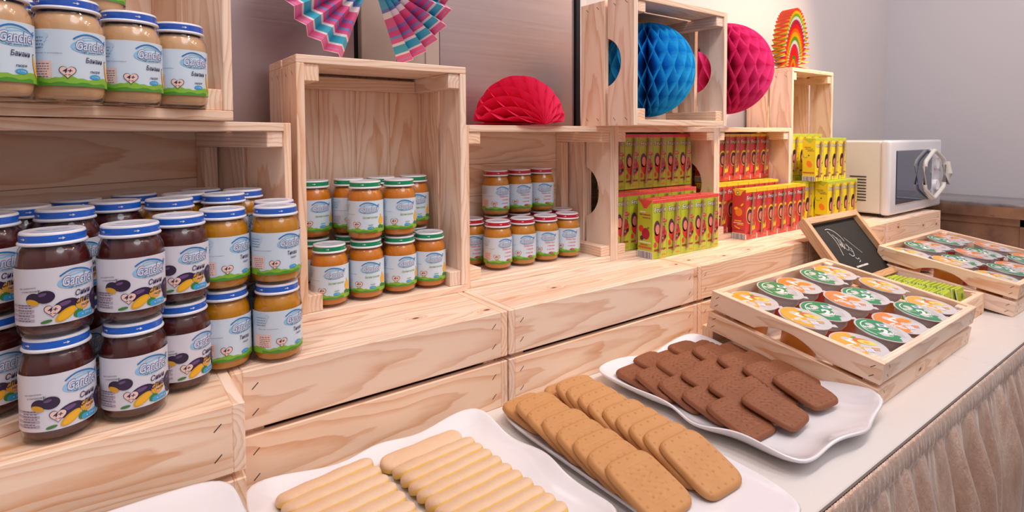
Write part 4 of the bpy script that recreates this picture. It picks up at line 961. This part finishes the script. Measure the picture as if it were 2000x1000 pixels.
TAN = baked('golden_biscuit', '#b9804c', '#cd975f'); CHO = baked('chocolate_biscuit', '#7a4529', '#8c5536')
TB = [biscuit_mesh('tan_biscuit', 8.4, 10.1, 1.05, [TAN], s) for s in (1, 2)]; CB = [biscuit_mesh('chocolate_biscuit', 7.7, 9.7, .95, [CHO], s) for s in (3, 4)]
def bis(name, me, x, y, z, tilt, roll, rz, label, group):
    o = link(name, me, None); o.matrix_world = Matrix.Translation(Vector((x, y, z))*S) @ Matrix.Rotation(rz, 4, 'Z') @ Matrix.Rotation(roll, 4, 'Y') @ Matrix.Rotation(tilt, 4, 'X'); tag(o, label, 'biscuit', group); return o
rn = random.Random(5)
def shingle(name, mes, n, p0, p1, z, tilt, L, where, group, w0=0):
    for k in range(n):      # k = 0 rearmost, lying flat; later ones lie on the one behind
        u = k/(n-1); x = p0[0]+(p1[0]-p0[0])*u+rn.uniform(-.25, .25); y = p0[1]+(p1[1]-p0[1])*u+rn.uniform(-.15, .15)
        tl = tilt if k else tilt*.4
        bis(name, mes[k % len(mes)], x, y, z+math.sin(tl)*L/2+.02, tl, 0, R(rn.uniform(-4, 4)+w0), '%s, %s from the back' % (where, ORD[k] if k < 7 else ('eighth', 'ninth', 'tenth')[k-7]), group)
shingle('light_brown_biscuit', TB, 8, (-1.1, -9.2), (-2.2, -34.8), 1.35, R(17), 10.1, 'light brown biscuit in the left column', 'light brown biscuits, left column', 2)
shingle('light_brown_biscuit', TB, 10, (7.6, -9.4), (7.1, -36.2), 1.35, R(21), 10.1, 'light brown biscuit in the right column', 'light brown biscuits, right column', -1)
for c, (x, n, y0, y1, zz) in enumerate(((25.4, 5, -10.2, -31.2, 1.1), (31.0, 5, -9.4, -33.8, 1.95), (36.6, 5, -9.6, -29.5, 1.15), (42.2, 5, -9.8, -33.6, 1.95), (47.6, 4, -11.0, -28.5, 1.2))):
    nm = ('leftmost', 'second', 'third', 'fourth', 'rightmost')[c]
    shingle('chocolate_biscuit', CB, n, (x, y0), (x-.4, y1), zz, R(13), 9.7, 'chocolate biscuit in the %s column' % nm, 'chocolate biscuits, %s column' % nm, (0, 3, -2, -4, 6)[c])

# sponge fingers
def finger_mesh(seed):
    L, W, T = 13.6, 3.7, 1.8; nl, nw = 60, 26; vs = []; fs = []; mi = []
    rd = random.Random(seed); p = [rd.uniform(0, 6) for _ in range(4)]
    def hw(x): return (1-max(0, (abs(x)-(L/2-W/2))/(W/2))**2.4)**.5 if abs(x) < L/2 else 0
    for i in range(nl+1):
        u = -1+2*i/nl; x = L/2*math.sin(u*math.pi/2)*.9995; w = W/2*max(.03, hw(x))*(1+.03*math.sin(x*.9+p[0])); hh = T*max(.08, hw(x))**.6*(1+.04*math.sin(x*1.3+p[1]))
        for j in range(nw):
            a = 2*math.pi*j/nw; c, s_ = math.cos(a), math.sin(a)
            z = (abs(s_)**.8)*hh*(.62 if s_ > 0 else -.38); z = max(z, -.38*T*.8)
            vs.append((x, w*math.copysign(abs(c)**.8, c), z+.31*T+.015*rd.uniform(-1, 1)))
    for i in range(nl):
        for j in range(nw):
            k = (j+1) % nw; fs.append((i*nw+j, i*nw+k, (i+1)*nw+k, (i+1)*nw+j)); mi.append(0 if 1 <= j <= nw//2-2 else 1)
    fs += [tuple(range(nw))[::-1], tuple(range(nl*nw, nl*nw+nw))]; mi += [0, 0]
    m = MB(); m.add(vs, fs, mi, True); return m.mesh('sponge_finger', [SUG, YLW], 0)
SUG = baked('sugared_sponge', '#d8ae88', '#ebceb0', .9); YLW = baked('yellow_sponge', '#d9ae52', '#e6c06a', .6)
FM = [finger_mesh(s) for s in (1, 2, 3)]
def finger(x, y, z, tilt, rz, label, g, k):
    o = link('sponge_finger', FM[k % 3]); o.matrix_world = Matrix.Translation(Vector((x, y, z))*S) @ Matrix.Rotation(rz, 4, 'Z') @ Matrix.Rotation(tilt, 4, 'X'); tag(o, label, 'sponge finger', g)
W10 = ORD+['eighth', 'ninth', 'tenth', 'eleventh', 'twelfth']
for k in range(8): finger(-35.6+.1*k, -7.0-k*2.45, 1.25+.25, R(-21), R(5+rn.uniform(-1.5, 1.5)), 'sponge finger in the left stack, %s from the back' % W10[k], 'sponge fingers, left stack', k)
finger(-21.4, -7.4, 1.25, R(4), R(3), 'sponge finger lying apart at the back of the right stack', 'sponge fingers, right stack', 1)
for k in range(10): finger(-20.9+.12*k, -10.8-k*2.25, 1.25+.3, R(-25), R(4+rn.uniform(-1.5, 1.5)), 'sponge finger in the right shingled stack, %s from the back' % W10[k], 'sponge fingers, right stack', k+1)
